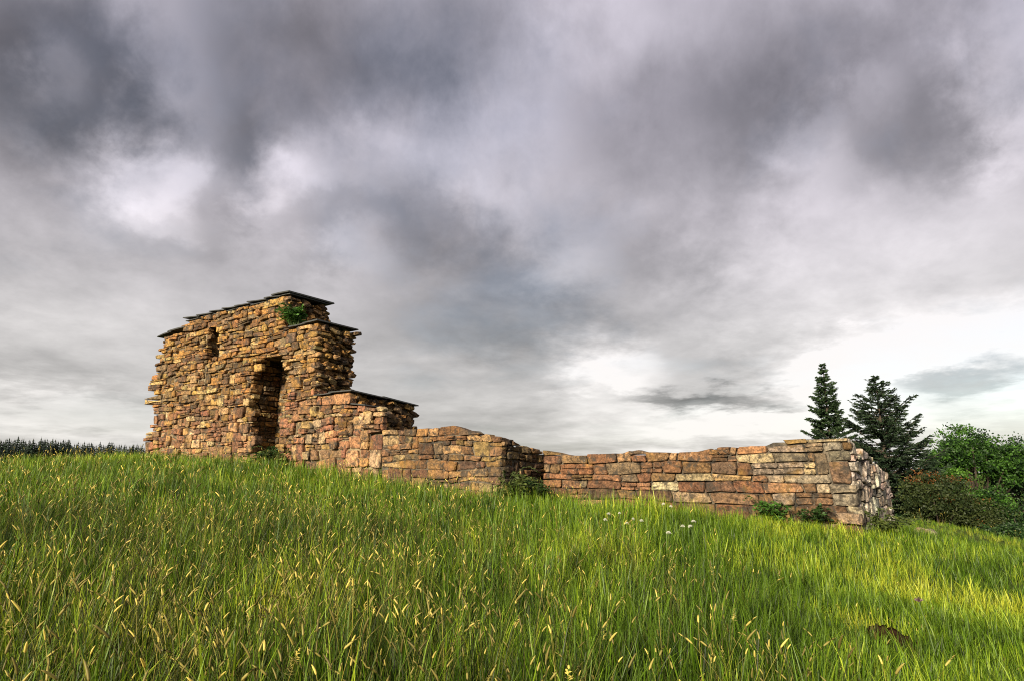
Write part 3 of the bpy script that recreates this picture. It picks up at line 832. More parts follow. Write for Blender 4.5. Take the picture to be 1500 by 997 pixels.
def bushy(name, base, radii, H0, n_clump, leaves, size, mat, label, cat, seed, trunk_h=0.0, group=None, hollow=.5, flat=0.0, lobes=7, accent_top=False, leaf_aspect=.6, spread=1.35, lobe_r=(.35, .78), lobe_q=(.28, .50), parts=('foliage', 'stem')):
    """broadleaf crown: limbs from the stem, leaf clumps on lobes spread through the volume"""
    r = np.random.default_rng(seed)
    root = empty(name, base)
    tag(root, label, cat, group)
    rx, ry, rz = radii
    cz = H0
    lob = []
    for i in range(lobes):
        v = r.normal(size=3); v[2] = abs(v[2]) * .9 - .25; v /= np.linalg.norm(v)
        lob.append((v * np.array([rx, ry, rz]) * r.uniform(*lobe_r) + [0, 0, cz], r.uniform(*lobe_q)))
    stem = MB()
    if trunk_h > 0:
        V, F = tube([(0, 0, -.3), (.05, .03, trunk_h * .6), (0, 0, cz * .75)], [.06 * rx + .05, .045 * rx + .04, .03 * rx + .02], 8)
        stem.add(V, F)
    for (c, _) in lob:
        s0 = np.array([0, 0, max(0.0, trunk_h * .75)])
        mid = s0 * .45 + c * .55 + r.normal(scale=.12, size=3) * rx * .5
        V, F = tube([s0, mid, c], [.028 * rx + .01, .018 * rx + .008, .006 * rx + .004], 5)
        stem.add(V, F)
    C, T = [], []
    for i in range(n_clump):
        c, q = lob[r.integers(len(lob))]
        v = r.normal(size=3); v /= np.linalg.norm(v)
        rad_ = hollow + (1 - hollow) * r.uniform() ** .6
        p_ = c + v * np.array([rx, ry, rz]) * q * rad_
        if p_[2] < .05: p_[2] = r.uniform(.02, .3)
        m_ = leaves
        sp = size * spread
        pts = p_ + r.normal(size=(m_, 3)) * [sp, sp, sp * .6]
        tone0 = r.uniform(.0, 1.0) ** 1.5 * .9
        if accent_top:
            k = (p_[2] - cz) / rz
            tone0 = r.uniform(.82, .95) if (k > .6 and r.uniform() < .45) or r.uniform() < .02 else r.uniform(.05, .6)
        C.append(pts); T.append(np.clip(tone0 + r.uniform(-.15, .15, m_) * (0.35 if accent_top else 1), 0, 1))
    C = np.vstack(C); T = np.concatenate(T)
    V, F, TT = leaf_arrays(C, size, leaf_aspect, T, r, droop=.25)
    fast_mesh(parts[0], V, F, mat, root, TT)
    mesh(parts[1], stem.V, stem.F, M_BARK, root, smooth=True)
    return root
def treebase(px, Y): return ((px - 750) / 917 * Y, Y)
TP = ('crown', 'trunk')
bushy("broadleaf_tree", (27.8, 38.5, -5.2), (3.4, 2.8, 2.5), 5.5, 980, 30, .15, M_BROAD, "round green broadleaf tree with light showing under its crown", "tree", 61, trunk_h=3.0, parts=TP, lobes=30, hollow=.3, lobe_r=(.4, .82), lobe_q=(.22, .40))
bushy("broadleaf_tree", (24.2, 36.2, -4.9), (1.3, 1.2, 1.6), 3.7, 200, 26, .14, M_BRIGHT, "slim bright green tree between the fir and the round tree", "tree", 62, trunk_h=2.2, parts=TP, lobes=14, lobe_r=(.4, .85), lobe_q=(.22, .4))
bushy("broadleaf_tree", (32.6, 40.5, -5.6), (2.6, 2.6, 2.8), 5.0, 560, 24, .16, M_DARKLEAF, "dark leafy tree at the right edge beyond the round tree", "tree", 63, trunk_h=2.5, parts=TP, lobes=20, lobe_r=(.4, .85), lobe_q=(.2, .36))
SH = "shrubs along the slope behind the wall"
bushy("shrub", (20.6, 31.5, -4.1), (2.0, 1.5, 2.0), 2.4, 520, 24, .11, M_RUST, "rusty orange shrub next to the worn end of the near wall", "shrub", 64, group=SH, lobes=10, accent_top=True)
bushy("shrub", (23.0, 32.0, -4.5), (1.5, 1.3, 1.6), 2.1, 380, 22, .11, M_RUST, "smaller rust-tinged shrub right of the large orange shrub", "shrub", 65, group=SH, lobes=8, accent_top=True)
bushy("shrub", (24.0, 33.6, -4.4), (1.9, 1.5, 1.6), 2.5, 420, 22, .13, M_BROAD, "mid green shrub below the round tree's open crown", "shrub", 66, group=SH, lobes=9)
bushy("shrub", (26.2, 33.0, -4.9), (2.0, 1.5, 1.5), 1.75, 430, 22, .13, M_DARKLEAF, "dark green shrub on the slope under the round tree", "shrub", 67, group=SH, lobes=9)
bushy("shrub", (28.2, 34.0, -5.1), (2.1, 1.6, 2.0), 2.3, 480, 22, .13, M_DARKLEAF, "tall dark shrub at the right edge of the view", "shrub", 68, group=SH, lobes=10)
bushy("shrub", (20.2, 34.0, -4.6), (2.2, 1.4, 1.2), 1.8, 380, 22, .13, M_DARKLEAF, "low dark shrub at the foot of the fir", "shrub", 69, group=SH, lobes=8)
bushy("shrub", (24.6, 30.0, -4.3), (1.7, 1.3, .8), .9, 300, 22, .10, M_DARKLEAF, "low dark shrub where the grass slope ends below the rusty shrubs", "shrub", 70, group=SH, lobes=8)
bushy("shrub", (22.0, 29.0, -3.7), (1.3, 1.1, .7), .8, 220, 22, .10, M_DARKLEAF, "small dark shrub in front of the large rusty shrub", "shrub", 71, group=SH, lobes=6)

# far conifers whose tips show over the crest
def far_conifer(seed):
    r = np.random.default_rng(seed)
    VV, FF = [], []
    H = 10.0
    V, F = [], []
    for i in range(26):
        f = i / 25
        z = H * (.15 + .83 * f)
        L = 1.9 * (1 - f) ** .85 + .10
        for j in range(7):
            a = 2 * math.pi * j / 7 + i * 1.3 + r.uniform(-.3, .3)
            l = L * r.uniform(.6, 1.15)
            d = np.array([math.cos(a), math.sin(a), 0]); sd_ = np.array([-d[1], d[0], 0])
            o_ = len(V)
            V += [(0, 0, z + .30), tuple(d * l * .6 + sd_ * l * .22 + [0, 0, z - .05]), tuple(d * l + [0, 0, z - .10 + r.uniform(-.1, .25)]), tuple(d * l * .6 - sd_ * l * .22 + [0, 0, z - .05])]
            F.append((o_, o_ + 1, o_ + 2, o_ + 3))
    o_ = len(V)
    V += [(.04, 0, H * .9), (-.04, 0, H * .9), (0, 0, H * 1.03)]
    me = bpy.data.meshes.new("conifer")
    me.from_pydata(V, [], F + [(o_, o_ + 1, o_ + 2)])
    at = me.attributes.new('tone', 'FLOAT', 'POINT'); at.data.foreach_set('value', np.repeat(r.uniform(0, .7, len(F) + 1), 4)[:len(V)].astype(np.float32))
    me.materials.append(M_FARWOOD)
    return me
FC = [far_conifer(200 + i) for i in range(5)]
rf = random.Random(77)
px = -60.0
i = 0
while px < 236:
    Y = rf.uniform(82, 108)
    tipy = np.interp(px, [-60, 0, 110, 200, 236], [641, 644, 650, 656, 663]) + rf.uniform(-5, 4)
    zt = (690 - tipy) / 917 * Y
    o = bpy.data.objects.new("conifer", FC[i % 5])
    COL.objects.link(o)
    H = rf.uniform(9, 12)
    o.location = ((px - 750) / 917 * Y * .978, Y, zt - H)
    o.scale = (H / 10 * rf.uniform(1.3, 1.9),) * 2 + (H / 10,)
    o.rotation_euler = (0, 0, rf.uniform(0, 6.28))
    tag(o, "dark conifer tip in the far row showing over the grassy crest", "tree", "far conifers beyond the crest")
    px += rf.uniform(1.7, 3.4)
    i += 1

# ------------------------------------------------------------------ wall plants
def fern(name, base, size, n_fr, mat, label, cat, seed, up=0.5, out=Vector((0, -1, 0)), leaf=.05, parts=('fronds', 'stalks')):
    """a tuft of arching stalks with paired leaflets"""
    r = np.random.default_rng(seed)
    root = empty(name, base)
    tag(root, label, cat)
    st = MB()
    C, A, T = [], [], []
    for i in range(n_fr):
        a = r.uniform(0, 2 * math.pi)
        h = np.array([math.cos(a), math.sin(a), 0]) * .75 + np.array([out.x, out.y, 0]) * .55
        L = size * r.uniform(.55, 1.1)
        p0 = np.array([r.normal() * size * .14, r.normal() * size * .10, 0])
        upk = up * r.uniform(.6, 1.4)
        pts = [p0 + h * L * .8 * u + np.array([0, 0, L * (upk * 1.6 * u - upk * 1.1 * u * u)]) for u in np.linspace(0, 1, 6)]
        V, F = tube(pts, [.006 * (1 - .15 * q) for q in range(6)], 4)
        st.add(V, F)
        tone0 = r.uniform(.1, .9)
        for u in np.linspace(.15, 1, 13):
            P = np.array([np.interp(u, np.linspace(0, 1, 6), [p_[k] for p_ in pts]) for k in range(3)])
            for s_ in (-1, 1):
                sv = np.array([-h[1], h[0], 0]) * s_ + h * .6 + r.normal(scale=.25, size=3)
                C.append(P); A.append(sv / np.linalg.norm(sv)); T.append(np.clip(tone0 + r.uniform(-.15, .15), 0, 1))
    C = np.array(C); A = np.array(A)
    b = r.normal(size=A.shape); b[:, 2] *= .3; b -= (b * A).sum(1)[:, None] * A; b /= np.linalg.norm(b, axis=1)[:, None]
    s = (leaf * r.uniform(.7, 1.4, len(C)))[:, None]
    V = np.stack([C, C + A * s * .5 + b * s * .28, C + A * s, C + A * s * .5 - b * s * .28], axis=1).reshape(-1, 3)
    fast_mesh(parts[0], V, np.arange(len(V)).reshape(-1, 4), mat, root, np.repeat(T, 4))
    mesh(parts[1], st.V, st.F, M_STEM, root)
    return root
fern("fern", OA + U * .12 + W * .06 + ZUP * 4.20, .60, 44, M_FERN, "bright green fern tuft on the upper ledge of the tower", "fern", 81, up=1.3, leaf=.09, out=-W)
fern("fern", OA + U * -.55 + W * .25 + ZUP * .18, .75, 40, M_DARKLEAF, "dark leafy weed filling the foot of the tower niche", "weed", 82, up=1.0, leaf=.10, out=-W)
fern("fern", OA + U * .25 - W * .18 + ZUP * .0, .7, 34, M_WEED, "weed growing at the right foot of the tower niche", "weed", 83, up=1.0, leaf=.09, out=-W)
for nm in ("fern.001", "fern.002"):
    bpy.data.objects[nm].name = "weed"
fern("fern", OB + U * 5.12 - W * .10 + ZUP * -1.0, .50, 26, M_FERN, "green fern growing from the foot of the near wall", "fern", 84, up=1.3, leaf=.07, out=-W)
fern("wall_weed", OB + U * 5.86 - W * .10 + ZUP * -.95, .42, 26, M_DARKLEAF, "dark weed at the near wall between fern and worn end", "weed", 85, up=1.0, leaf=.06, out=-W)
fern("wall_weed", OC + UC * .35 + NC * .25 + ZUP * -1.16, .62, 36, M_WEED, "yellow green weed at the corner of the worn wall end", "weed", 86, up=1.1, leaf=.07, out=NC)
fern("wall_weed", OJ + U * .12 + W * .12 + ZUP * -.74, .78, 46, M_WEED, "tall olive weed hiding the overgrown corner of the low wall", "weed", 87, up=1.25, leaf=.075, out=U)
fern("wall_weed", OJ + U * .20 + W * .62 + ZUP * -.80, .62, 40, M_DARKLEAF, "darker weed beside the overgrown corner of the low wall", "weed", 89, up=1.2, leaf=.075, out=U)
bushy("ivy_bush", OJ + U * .25 + W * .95 + ZUP * -.80, (.28, .40, .36), .34, 110, 16, .05, M_DARKLEAF, "small dark bush in the recess between the two low walls", "bush", 88, lobes=6)

# ------------------------------------------------------------------ white umbels and a single thistle
um = MB()
ru = np.random.default_rng(5)
V, F = tube([(0, 0, -.40), (.01, 0, -.2), (0, 0, 0)], [.005, .004, .003], 5)
hd = MB()
for i in range(16):
    a = 2.4 * i; q = .042 * math.sqrt(i / 16)
    c = Vector((q * math.cos(a), q * math.sin(a), 0.045 - 16 * q * q))
    v_, f_ = tube([(0, 0, 0), c], [.0012, .001], 3); um.add(v_, f_)
    for k in range(5):
        b = a + k * 1.2566
        p1 = c + Vector((math.cos(b) * .014, math.sin(b) * .014, .004)); p2 = c + Vector((math.cos(b + .6) * .012, math.sin(b + .6) * .012, .006))
        hd.add([c, p1, c + (p1 + p2 - 2 * c) * .62 + Vector((0, 0, .003)), p2], [(0, 1, 2, 3)])
um.add(V, F)
FL = [(1.49,10,-.70),(1.66,10,-.69),(1.82,9.8,-.76),(2.44,10.4,-.57),(2.55,10.4,-.61),(2.36,9,-.80),(2.47,9,-.80),(2.04,8.5,-.84),(1.91,9.6,-.77),(1.67,9.5,-.80),(1.30,9.1,-.72),(2.68,9.6,-.78)]
FLAB = ["white umbel flower leftmost of the cluster below the near wall", "white umbel second from the left of the flower cluster", "white umbel flower just right of the leftmost pair", "highest white umbel against the foot of the near wall",
        "white umbel right beside the highest one at the wall foot", "white umbel left one of the low pair in the grass", "white umbel right one of the low pair in the grass", "lowest white umbel nearest the camera in the grass",
        "white umbel in the middle of the flower cluster", "white umbel below the leftmost pair in the grass", "lone white umbel left of the flower cluster", "rightmost white umbel of the cluster"]
first = None
for (x, y, z), lb in zip(FL, FLAB):
    z = max(z, gz(x, y) + .30) + .03
    if first is None:
        first = empty("white_umbel", (x, y, z))
        mesh("stem", um.V, um.F, M_STEM, first); mesh("flower_head", hd.V, hd.F, M_PETAL, first)
        o = first
    else:
        o = first.copy(); COL.objects.link(o); o.location = (x, y, z)
        for ch in list(first.children):
            c = ch.copy(); COL.objects.link(c); c.parent = o
    s = ru.uniform(.45, .8); o.scale = (s, s, 1); o.rotation_euler = (ru.uniform(-.25, .25), ru.uniform(-.25, .25), ru.uniform(0, 6))
    tag(o, lb, "flower", "white umbels in the grass")
th_ = empty("thistle", (3.36, 5.5, gz(3.36, 5.5)))
tag(th_, "single thistle with a dark head standing above the bare soil", "thistle")
V, F = tube([(.03, -.1, 0), (.02, -.05, .25), (.0, 0, .46)], [.006, .005, .004], 6)
mesh("stem", V, F, M_STEM, th_)
hd = MB()
for i in range(40):
    a = 2.4 * i; u = i / 40
    d = Vector((math.cos(a) * (1 - u) * 1.0, math.sin(a) * (1 - u), .25 + u)).normalized()
    c = Vector((0, 0, .475)); s_ = d.orthogonal().normalized() * .006
    hd.add([c + s_, c - s_, c + d * .035 - s_ * .3, c + d * .038 + s_ * .3], [(0, 1, 2, 3)])
mesh("flower_head", hd.V, hd.F, plain_mat("thistle_head", (0.16, 0.10, 0.11), .8, 40, .5, .002), th_)

# bare soil where the turf is broken
sv, sf = [], []
NR, NS = 10, 28
rs = random.Random(4)
for i in range(NR + 1):
    for j in range(NS):
        a = 2 * math.pi * j / NS
        q = (i / NR) * (1 + .22 * math.sin(3 * a + 1) + .12 * math.sin(7 * a))
        x, y = 3.32 + q * .27 * math.cos(a), 5.95 + q * .24 * math.sin(a)
        x, y = 3.32 + q * .27 * math.cos(a), 5.95 + q * .24 * math.sin(a)
        hgt = .03 * math.sin(x * 43) * math.sin(y * 37) * (1 - i / NR) + .10 * math.cos(min(1, i / NR) * math.pi / 2) * (1 + .7 * math.sin(a)) + rs.uniform(-.022, .022)
        sv.append((x, y, gz(x, y) + hgt - (.05 if i == NR else 0) + .012))
for i in range(NR):
    for j in range(NS):
        sf.append((i * NS + j, i * NS + (j + 1) % NS, (i + 1) * NS + (j + 1) % NS, (i + 1) * NS + j))
sf.append(tuple(range(NS)))
so = mesh("soil_patch", sv, sf, M_SOIL, smooth=True)
tag(so, "dark patch of bare soil broken open in the short grass", "soil")

# ------------------------------------------------------------------ meadow
def grass_mat(name, base, mid, tip, dry, trans=.38):
    m, t = new_mat(name)
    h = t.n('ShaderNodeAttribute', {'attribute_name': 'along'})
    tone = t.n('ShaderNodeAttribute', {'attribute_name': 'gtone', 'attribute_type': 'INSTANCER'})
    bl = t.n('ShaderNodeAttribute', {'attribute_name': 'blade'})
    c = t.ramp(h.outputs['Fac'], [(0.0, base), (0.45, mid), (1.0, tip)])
    # some blades yellower, whole tufts drier or lusher
    k = t.math('ADD', t.math('MULTIPLY', bl.outputs['Fac'], .55), t.math('MULTIPLY', tone.outputs['Fac'], .75))
    kk = t.n('ShaderNodeMapRange', i0=k, i1=.62, i2=1.25, i3=0.0, i4=.75)
    c = t.mix(kk.outputs[0], c, dry)
    v = t.n('ShaderNodeMapRange', i0=bl.outputs['Fac'], i1=0.0, i2=1.0, i3=.26, i4=1.62)
    c = t.mix(1.0, c, t.n('ShaderNodeCombineColor', Red=v.outputs[0], Green=v.outputs[0], Blue=v.outputs[0]), 'MULTIPLY')
    lush = t.n('ShaderNodeMapRange', i0=tone.outputs['Fac'], i1=.10, i2=.60, i3=.60, i4=1.34)
    c = t.mix(1.0, c, t.n('ShaderNodeCombineColor', Red=lush.outputs[0], Green=lush.outputs[0], Blue=lush.outputs[0]), 'MULTIPLY')
    p = t.n('ShaderNodeBsdfPrincipled', Base_Color=c, Roughness=.5)
    p.inputs['Specular IOR Level'].default_value = .35
    tr = t.n('ShaderNodeBsdfTranslucent', Color=c)
    mx = t.n('ShaderNodeMixShader', Fac=trans, i1=p, i2=tr)
    t.n('ShaderNodeOutputMaterial', Surface=mx)
    return m
M_GRASS = grass_mat("meadow_grass", (0.032, 0.068, 0.004), (0.049, 0.114, 0.004), (0.142, 0.245, 0.010), (0.28, 0.26, 0.022), .24)  # young yellowish tips, with sunlit brightness painted in; mid colour darkened for contrast
M_SEED = grass_mat("seed_heads", (0.08, 0.11, 0.015), (0.18, 0.17, 0.03), (0.46, 0.39, 0.10), (0.48, 0.37, 0.085), .35)
protos = bpy.data.collections.new("grass_prototypes")
def proto(name, V, F, along, blade, mat):
    me = bpy.data.meshes.new(name)
    me.from_pydata(V, [], F)
    for an, d in (('along', along), ('blade', blade)):
        at = me.attributes.new(an, 'FLOAT', 'POINT'); at.data.foreach_set('value', np.asarray(d, np.float32))
    me.materials.append(mat)
    me.polygons.foreach_set('use_smooth', [True] * len(me.polygons))
    o = bpy.data.objects.new(name, me)
    protos.objects.link(o)
def blade_strip(r, V, F, AL, BL, p0, L, wd, lean, az_, curl, seg=4, b=None):
    d = np.array([math.cos(az_), math.sin(az_), 0.])
    s = np.array([-d[1], d[0], 0.])
    tw = r.uniform(-.7, .7)
    p_ = np.array(p0, float); an = lean
    b = r.uniform() if b is None else b
    o_ = len(V)
    for i in range(seg + 1):
        u = i / seg
        w_ = wd * (1 - u ** 1.6) * (.75 + .5 * min(1, u * 3)) + .0003
        ss = s * math.cos(tw * u) + d * math.sin(tw * u)
        V.append(tuple(p_ - ss * w_ / 2)); V.append(tuple(p_ + ss * w_ / 2))
        AL += [u, u]; BL += [b, b]
        p_ = p_ + (d * math.sin(an) + np.array([0, 0, 1.]) * math.cos(an)) * L / seg
        an += curl / seg * (0.4 + 1.4 * u)
    for i in range(seg):
        F.append((o_ + 2 * i, o_ + 2 * i + 1, o_ + 2 * i + 3, o_ + 2 * i + 2))
def tuft(seed, n, Lr, wr, rad_, curl, seg=4):
    r = np.random.default_rng(seed)
    V, F, AL, BL = [], [], [], []
    for i in range(n):
        a = r.uniform(0, 6.283); q = rad_ * math.sqrt(r.uniform())
        blade_strip(r, V, F, AL, BL, (q * math.cos(a), q * math.sin(a), -.02), r.uniform(*Lr), r.uniform(*wr), abs(r.normal(0, .16)), r.uniform(0, 6.283), abs(r.normal(curl, .45)), seg)
    return V, F, AL, BL
def seedstem(seed, n, H, head, rh, rad_=.05, loose=False):
    r = np.random.default_rng(seed)
    V, F, AL, BL = [], [], [], []
    for i in range(n):
        a = r.uniform(0, 6.283); q = rad_ * math.sqrt(r.uniform())
        L = H * r.uniform(.8, 1.15)
        az_ = r.uniform(0, 6.283)
        d = np.array([math.cos(az_), math.sin(az_), 0.])
        lean, curl = abs(r.normal(0, .10)), abs(r.normal(.25, .3))
        p_ = np.array([q * math.cos(a), q * math.sin(a), 0.]); an = lean
        path = [p_.copy()]
        for k in range(5):
            p_ = p_ + (d * math.sin(an) + np.array([0, 0, 1.]) * math.cos(an)) * L / 5
            an += curl / 5
            path.append(p_.copy())
        v_, f_ = tube(path, [.0016] * 5 + [.0012], 3)
        o_ = len(V); V += v_; F += [tuple(x + o_ for x in ff) for ff in f_]
        AL += [.15] * len(v_); bl = r.uniform(); BL += [bl] * len(v_)
        hd_ = head * r.uniform(.7, 1.3)
        ax = d * math.sin(an) + np.array([0, 0, 1.]) * math.cos(an)
        if not loose:
            hp = [p_ + ax * hd_ * u + d * .25 * hd_ * u * u for u in (0, .12, .45, .8, 1)]
            v_, f_ = tube(hp, [rh * .4, rh * .95, rh, rh * .75, rh * .2], 6)
            o_ = len(V); V += v_; F += [tuple(x + o_ for x in ff) for ff in f_]
            AL += [1.0] * len(v_); BL += [bl] * len(v_)
        else:
            for k in range(22):
                u = k / 22
                c = p_ + ax * hd_ * u
                sv = r.normal(size=3); sv[2] = abs(sv[2]) * .6; sv /= np.linalg.norm(sv)
                e = c + sv * hd_ * .34 * (1 - u * .8)
                s_ = np.cross(sv, ax); s_ /= np.linalg.norm(s_) + 1e-9
                o_ = len(V)
                V += [tuple(c), tuple(c * .4 + e * .6 + s_ * .0035), tuple(e), tuple(c * .4 + e * .6 - s_ * .0035)]
                F.append((o_, o_ + 1, o_ + 2, o_ + 3)); AL += [.8] * 4; BL += [bl] * 4
        # one or two leaves on the culm
        for k in range(2):
            blade_strip(r, V, F, AL, BL, path[1 + k], L * .35, .004, .5, r.uniform(0, 6.28), .9, 3, bl * .5)
    return V, F, AL, BL
GR = []
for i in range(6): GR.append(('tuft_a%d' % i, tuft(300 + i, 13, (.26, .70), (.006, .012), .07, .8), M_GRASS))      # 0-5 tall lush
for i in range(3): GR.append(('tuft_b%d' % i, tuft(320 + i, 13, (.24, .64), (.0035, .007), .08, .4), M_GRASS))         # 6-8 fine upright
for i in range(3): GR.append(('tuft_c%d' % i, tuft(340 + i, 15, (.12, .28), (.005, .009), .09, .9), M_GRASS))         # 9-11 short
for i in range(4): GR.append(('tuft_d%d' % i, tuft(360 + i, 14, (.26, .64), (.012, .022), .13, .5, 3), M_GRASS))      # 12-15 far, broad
for i in range(4): GR.append(('tuft_s%d' % i, seedstem(380 + i, 2, .60, .048, .0044), M_SEED))                          # 16-19 spikes
for i in range(2): GR.append(('tuft_t%d' % i, seedstem(390 + i, 1, .62, .09, .004, loose=True), M_SEED))                # 20-21 loose
for i in range(2): GR.append(('tuft_u%d' % i, seedstem(395 + i, 3, .60, .07, .008), M_SEED))                            # 22-23 far spikes
for nm, (V, F, AL, BL), mt in sorted(GR, key=lambda g: g[0]): pass
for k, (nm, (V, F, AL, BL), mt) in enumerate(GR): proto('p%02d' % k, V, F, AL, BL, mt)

def inside_masonry(x, y):
    """true where a wall stands"""
    P = np.stack([x, y], 1)
    def box(O, T, D, t0, t1, d0, d1):
        q = P - np.array([O.x, O.y]); a = q @ np.array([T.x, T.y]); b = q @ np.array([D.x, D.y])
        return (a > t0) & (a < t1) & (b > d0) & (b < d1)
    m = box(OA, U, W, -7.7, -1.5, -.02, 1.3) | box(OA, U, W, -1.5, .1, .9, 1.3) | box(OA, U, W, .05, 7.6, -.02, 1.1) | box(OB, U, W, -.6, 6.55, -.10, .95) | box(OC, UC, -NC, 0, 4.3, -.05, 1.1)
    m |= ((x - 3.30) / .19) ** 2 + ((y - 5.80) / .27) ** 2 < 1
    return m
def vnoise(x, y, s, seed=0):
    out = np.zeros(len(x))
    for k, (f, a) in enumerate(((1, .5), (2.1, .3), (4.3, .2))):
        out += a * (np.sin(x * f / s + 1.7 * np.sin(y * f / s * .8 + seed + k) + seed) * np.sin(y * f / s * 1.1 + 1.3 * np.sin(x * f / s * .7 + 2 * seed)) * .5 + .5)
    return out
def scatter(r, r0, r1, dens, spread=R(66)):
    n = int(dens * (r1 ** 2 - r0 ** 2) * spread)
    rad_ = np.sqrt(r.uniform(r0 ** 2, r1 ** 2, n)); a = r.uniform(-spread, spread, n)
    return rad_ * np.sin(a), rad_ * np.cos(a)
rg = np.random.default_rng(99)
PX, PY, PI, PS, PT = [], [], [], [], []
def put(x, y, idx, sc, tone):
    PX.append(x); PY.append(y); PI.append(idx); PS.append(sc); PT.append(tone)
def hmap(x, y):
    """grass height: tall on the left and in front, short on the right and along the walls"""
    h = (.62 + .72 * vnoise(x, y, .16, 3)) * (1.0 + .2 * (vnoise(x, y, .9, 4) - .5))
    right = np.clip((x - 1.6 - .12 * y) / 2.2, 0, 1)
    h = h * (1 - .66 * right)
    h = h * (1 - .62 * np.exp(-((x - 3.15) / .75) ** 2 - ((y - 5.1) / .9) ** 2))
    far = np.clip((np.hypot(x, y) - 5) / 6, 0, 1)
    return h * (.76 - .02 * far)
def tmap(x, y):
    """0 lush green .. 1 straw: broad drifts across the slope"""
    t_ = .34 + 1.0 * (vnoise(x, y, 1.3, 1) - .5) + .9 * (vnoise(x, y, .30, 2) - .5)
    d = np.abs((x - 5.2) * .55 - (y - 8.0) * -.25 + .5 * np.sin(y)) / 1.1
    t_ = t_ + .32 * np.exp(-(d * 1.5) ** 2) * (x > 2.5) + .9 * np.exp(-(((x - 3.30) / .42) ** 2 + ((y - 6.25) / .28) ** 2))
    return np.clip(t_ + rg.normal(0, .09, len(x)), 0, 1)
for (r0, r1, dens, kinds) in ((.9, 4, 150, 'near'), (4, 9, 110, 'near'), (9, 16, 66, 'mid'), (16, 30, 36, 'far'), (30, 46, 16, 'far')):
    x, y = scatter(rg, r0, r1, dens)
    ok = ~inside_masonry(x, y); x, y = x[ok], y[ok]
    n = len(x)
    u = rg.uniform(size=n)
    right = np.clip((x - 1.6 - .12 * y) / 2.2, 0, 1)
    if kinds == 'near':
        idx = np.where(u < .50, rg.integers(0, 6, n), np.where(u < .80, rg.integers(6, 9, n), rg.integers(9, 12, n)))
        sw = (rg.uniform(size=n) < right * .93); idx = np.where(sw, rg.integers(9, 12, n), idx)
    elif kinds == 'mid':
        idx = np.where(u < .35, rg.integers(0, 6, n), np.where(u < .6, rg.integers(6, 9, n), rg.integers(12, 16, n)))
    else:
        idx = rg.integers(12, 16, n)
    sc = hmap(x, y) * rg.uniform(.6, 1.25, n)
    sc = np.where((idx >= 9) & (idx < 12), rg.uniform(.8, 1.2, n), sc)
    put(x, y, idx, sc, tmap(x, y))
    if kinds in ('near', 'mid'):      # short turf under the thin grass on the right
        xs, ys = scatter(rg, r0, r1, 110 if kinds == 'near' else 60)
        ok = ~inside_masonry(xs, ys) & (rg.uniform(size=len(xs)) < np.clip((xs - 1.2 - .12 * ys) / 2.2, 0, 1))
        xs, ys = xs[ok], ys[ok]
        put(xs, ys, rg.integers(9, 12, len(xs)), rg.uniform(.7, 1.25, len(xs)), np.clip(tmap(xs, ys) - .12, 0, 1))
    # seed heads
    ds = {'near': 90 if r1 <= 4 else 44, 'mid': 6, 'far': 3}[kinds]
    x, y = scatter(rg, r0 + (.6 if r0 < 1 else 0), r1, ds)
    ok = ~inside_masonry(x, y)
    keep = rg.uniform(size=len(x)) < np.clip(1.1 - .55 * np.clip((x + 1.2) / 1.6, 0, 1) * 1.35 - .4 * np.clip((x - 1.2) / 1.6, 0, 1), .06, 1) * (.35 + .9 * vnoise(x, y, 1.1, 5))
    x, y = x[ok & keep], y[ok & keep]; n = len(x)
    if kinds == 'near': idx = np.where(rg.uniform(size=n) < .93, rg.integers(16, 20, n), rg.integers(20, 22, n))
    else: idx = np.where(rg.uniform(size=n) < .6, rg.integers(22, 24, n), rg.integers(20, 22, n))
    put(x, y, idx, (hmap(x, y) * .7 + .34) * rg.uniform(.8, 1.15, n), rg.uniform(.1, .9, n))
x, y, idx, sc, tone = map(np.concatenate, (PX, PY, PI, PS, PT))
z = ground_z(x, y)
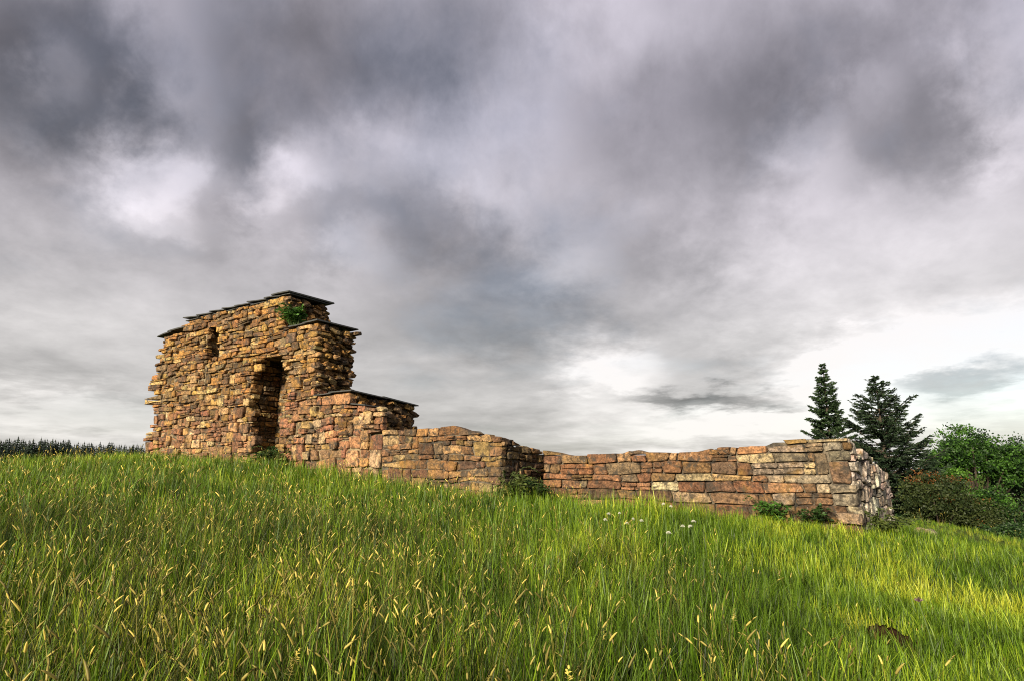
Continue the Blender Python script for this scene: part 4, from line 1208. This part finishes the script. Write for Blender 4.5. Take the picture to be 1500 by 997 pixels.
def meadow(name, sel, label):
    n = int(sel.sum())
    me = bpy.data.meshes.new(name)
    me.vertices.add(n)
    me.vertices.foreach_set('co', np.column_stack([x[sel], y[sel], z[sel]]).astype(np.float32).ravel())
    rot = np.column_stack([rg.normal(0, .13, n) + .05, rg.normal(0, .13, n) - .06, rg.uniform(0, 6.283, n)]).astype(np.float32)
    at = me.attributes.new('grot', 'FLOAT_VECTOR', 'POINT'); at.data.foreach_set('vector', rot.ravel())
    at = me.attributes.new('gscale', 'FLOAT', 'POINT'); at.data.foreach_set('value', sc[sel].astype(np.float32))
    at = me.attributes.new('gtone', 'FLOAT', 'POINT'); at.data.foreach_set('value', tone[sel].astype(np.float32))
    at = me.attributes.new('gidx', 'INT', 'POINT'); at.data.foreach_set('value', idx[sel].astype(np.int32))
    o = bpy.data.objects.new(name, me)
    COL.objects.link(o)
    ng = bpy.data.node_groups.new(name, 'GeometryNodeTree')
    ng.interface.new_socket('Geometry', in_out='INPUT', socket_type='NodeSocketGeometry')
    ng.interface.new_socket('Geometry', in_out='OUTPUT', socket_type='NodeSocketGeometry')
    N = ng.nodes; Lk = ng.links
    gi, go = N.new('NodeGroupInput'), N.new('NodeGroupOutput')
    ci = N.new('GeometryNodeCollectionInfo'); ci.inputs['Collection'].default_value = protos
    ci.inputs['Separate Children'].default_value = True; ci.inputs['Reset Children'].default_value = True
    def named(an, typ):
        nd = N.new('GeometryNodeInputNamedAttribute'); nd.data_type = typ; nd.inputs['Name'].default_value = an
        return nd.outputs['Attribute']
    m2p = N.new('GeometryNodeMeshToPoints')
    Lk.new(gi.outputs[0], m2p.inputs['Mesh'])
    ip = N.new('GeometryNodeInstanceOnPoints')
    Lk.new(m2p.outputs[0], ip.inputs['Points']); Lk.new(ci.outputs[0], ip.inputs['Instance'])
    ip.inputs['Pick Instance'].default_value = True
    Lk.new(named('gidx', 'INT'), ip.inputs['Instance Index'])
    e2r = N.new('FunctionNodeEulerToRotation'); Lk.new(named('grot', 'FLOAT_VECTOR'), e2r.inputs[0]); Lk.new(e2r.outputs[0], ip.inputs['Rotation'])
    Lk.new(named('gscale', 'FLOAT'), ip.inputs['Scale'])
    Lk.new(ip.outputs[0], go.inputs[0])
    md = o.modifiers.new('scatter', 'NODES'); md.node_group = ng
    tag(o, label, 'grass', kind='stuff')
    return o
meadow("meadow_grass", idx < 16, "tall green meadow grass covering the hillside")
meadow("seed_head_grass", idx >= 16, "straw coloured grass seed heads standing above the meadow")
print('stones', nA, 'tufts', len(x))
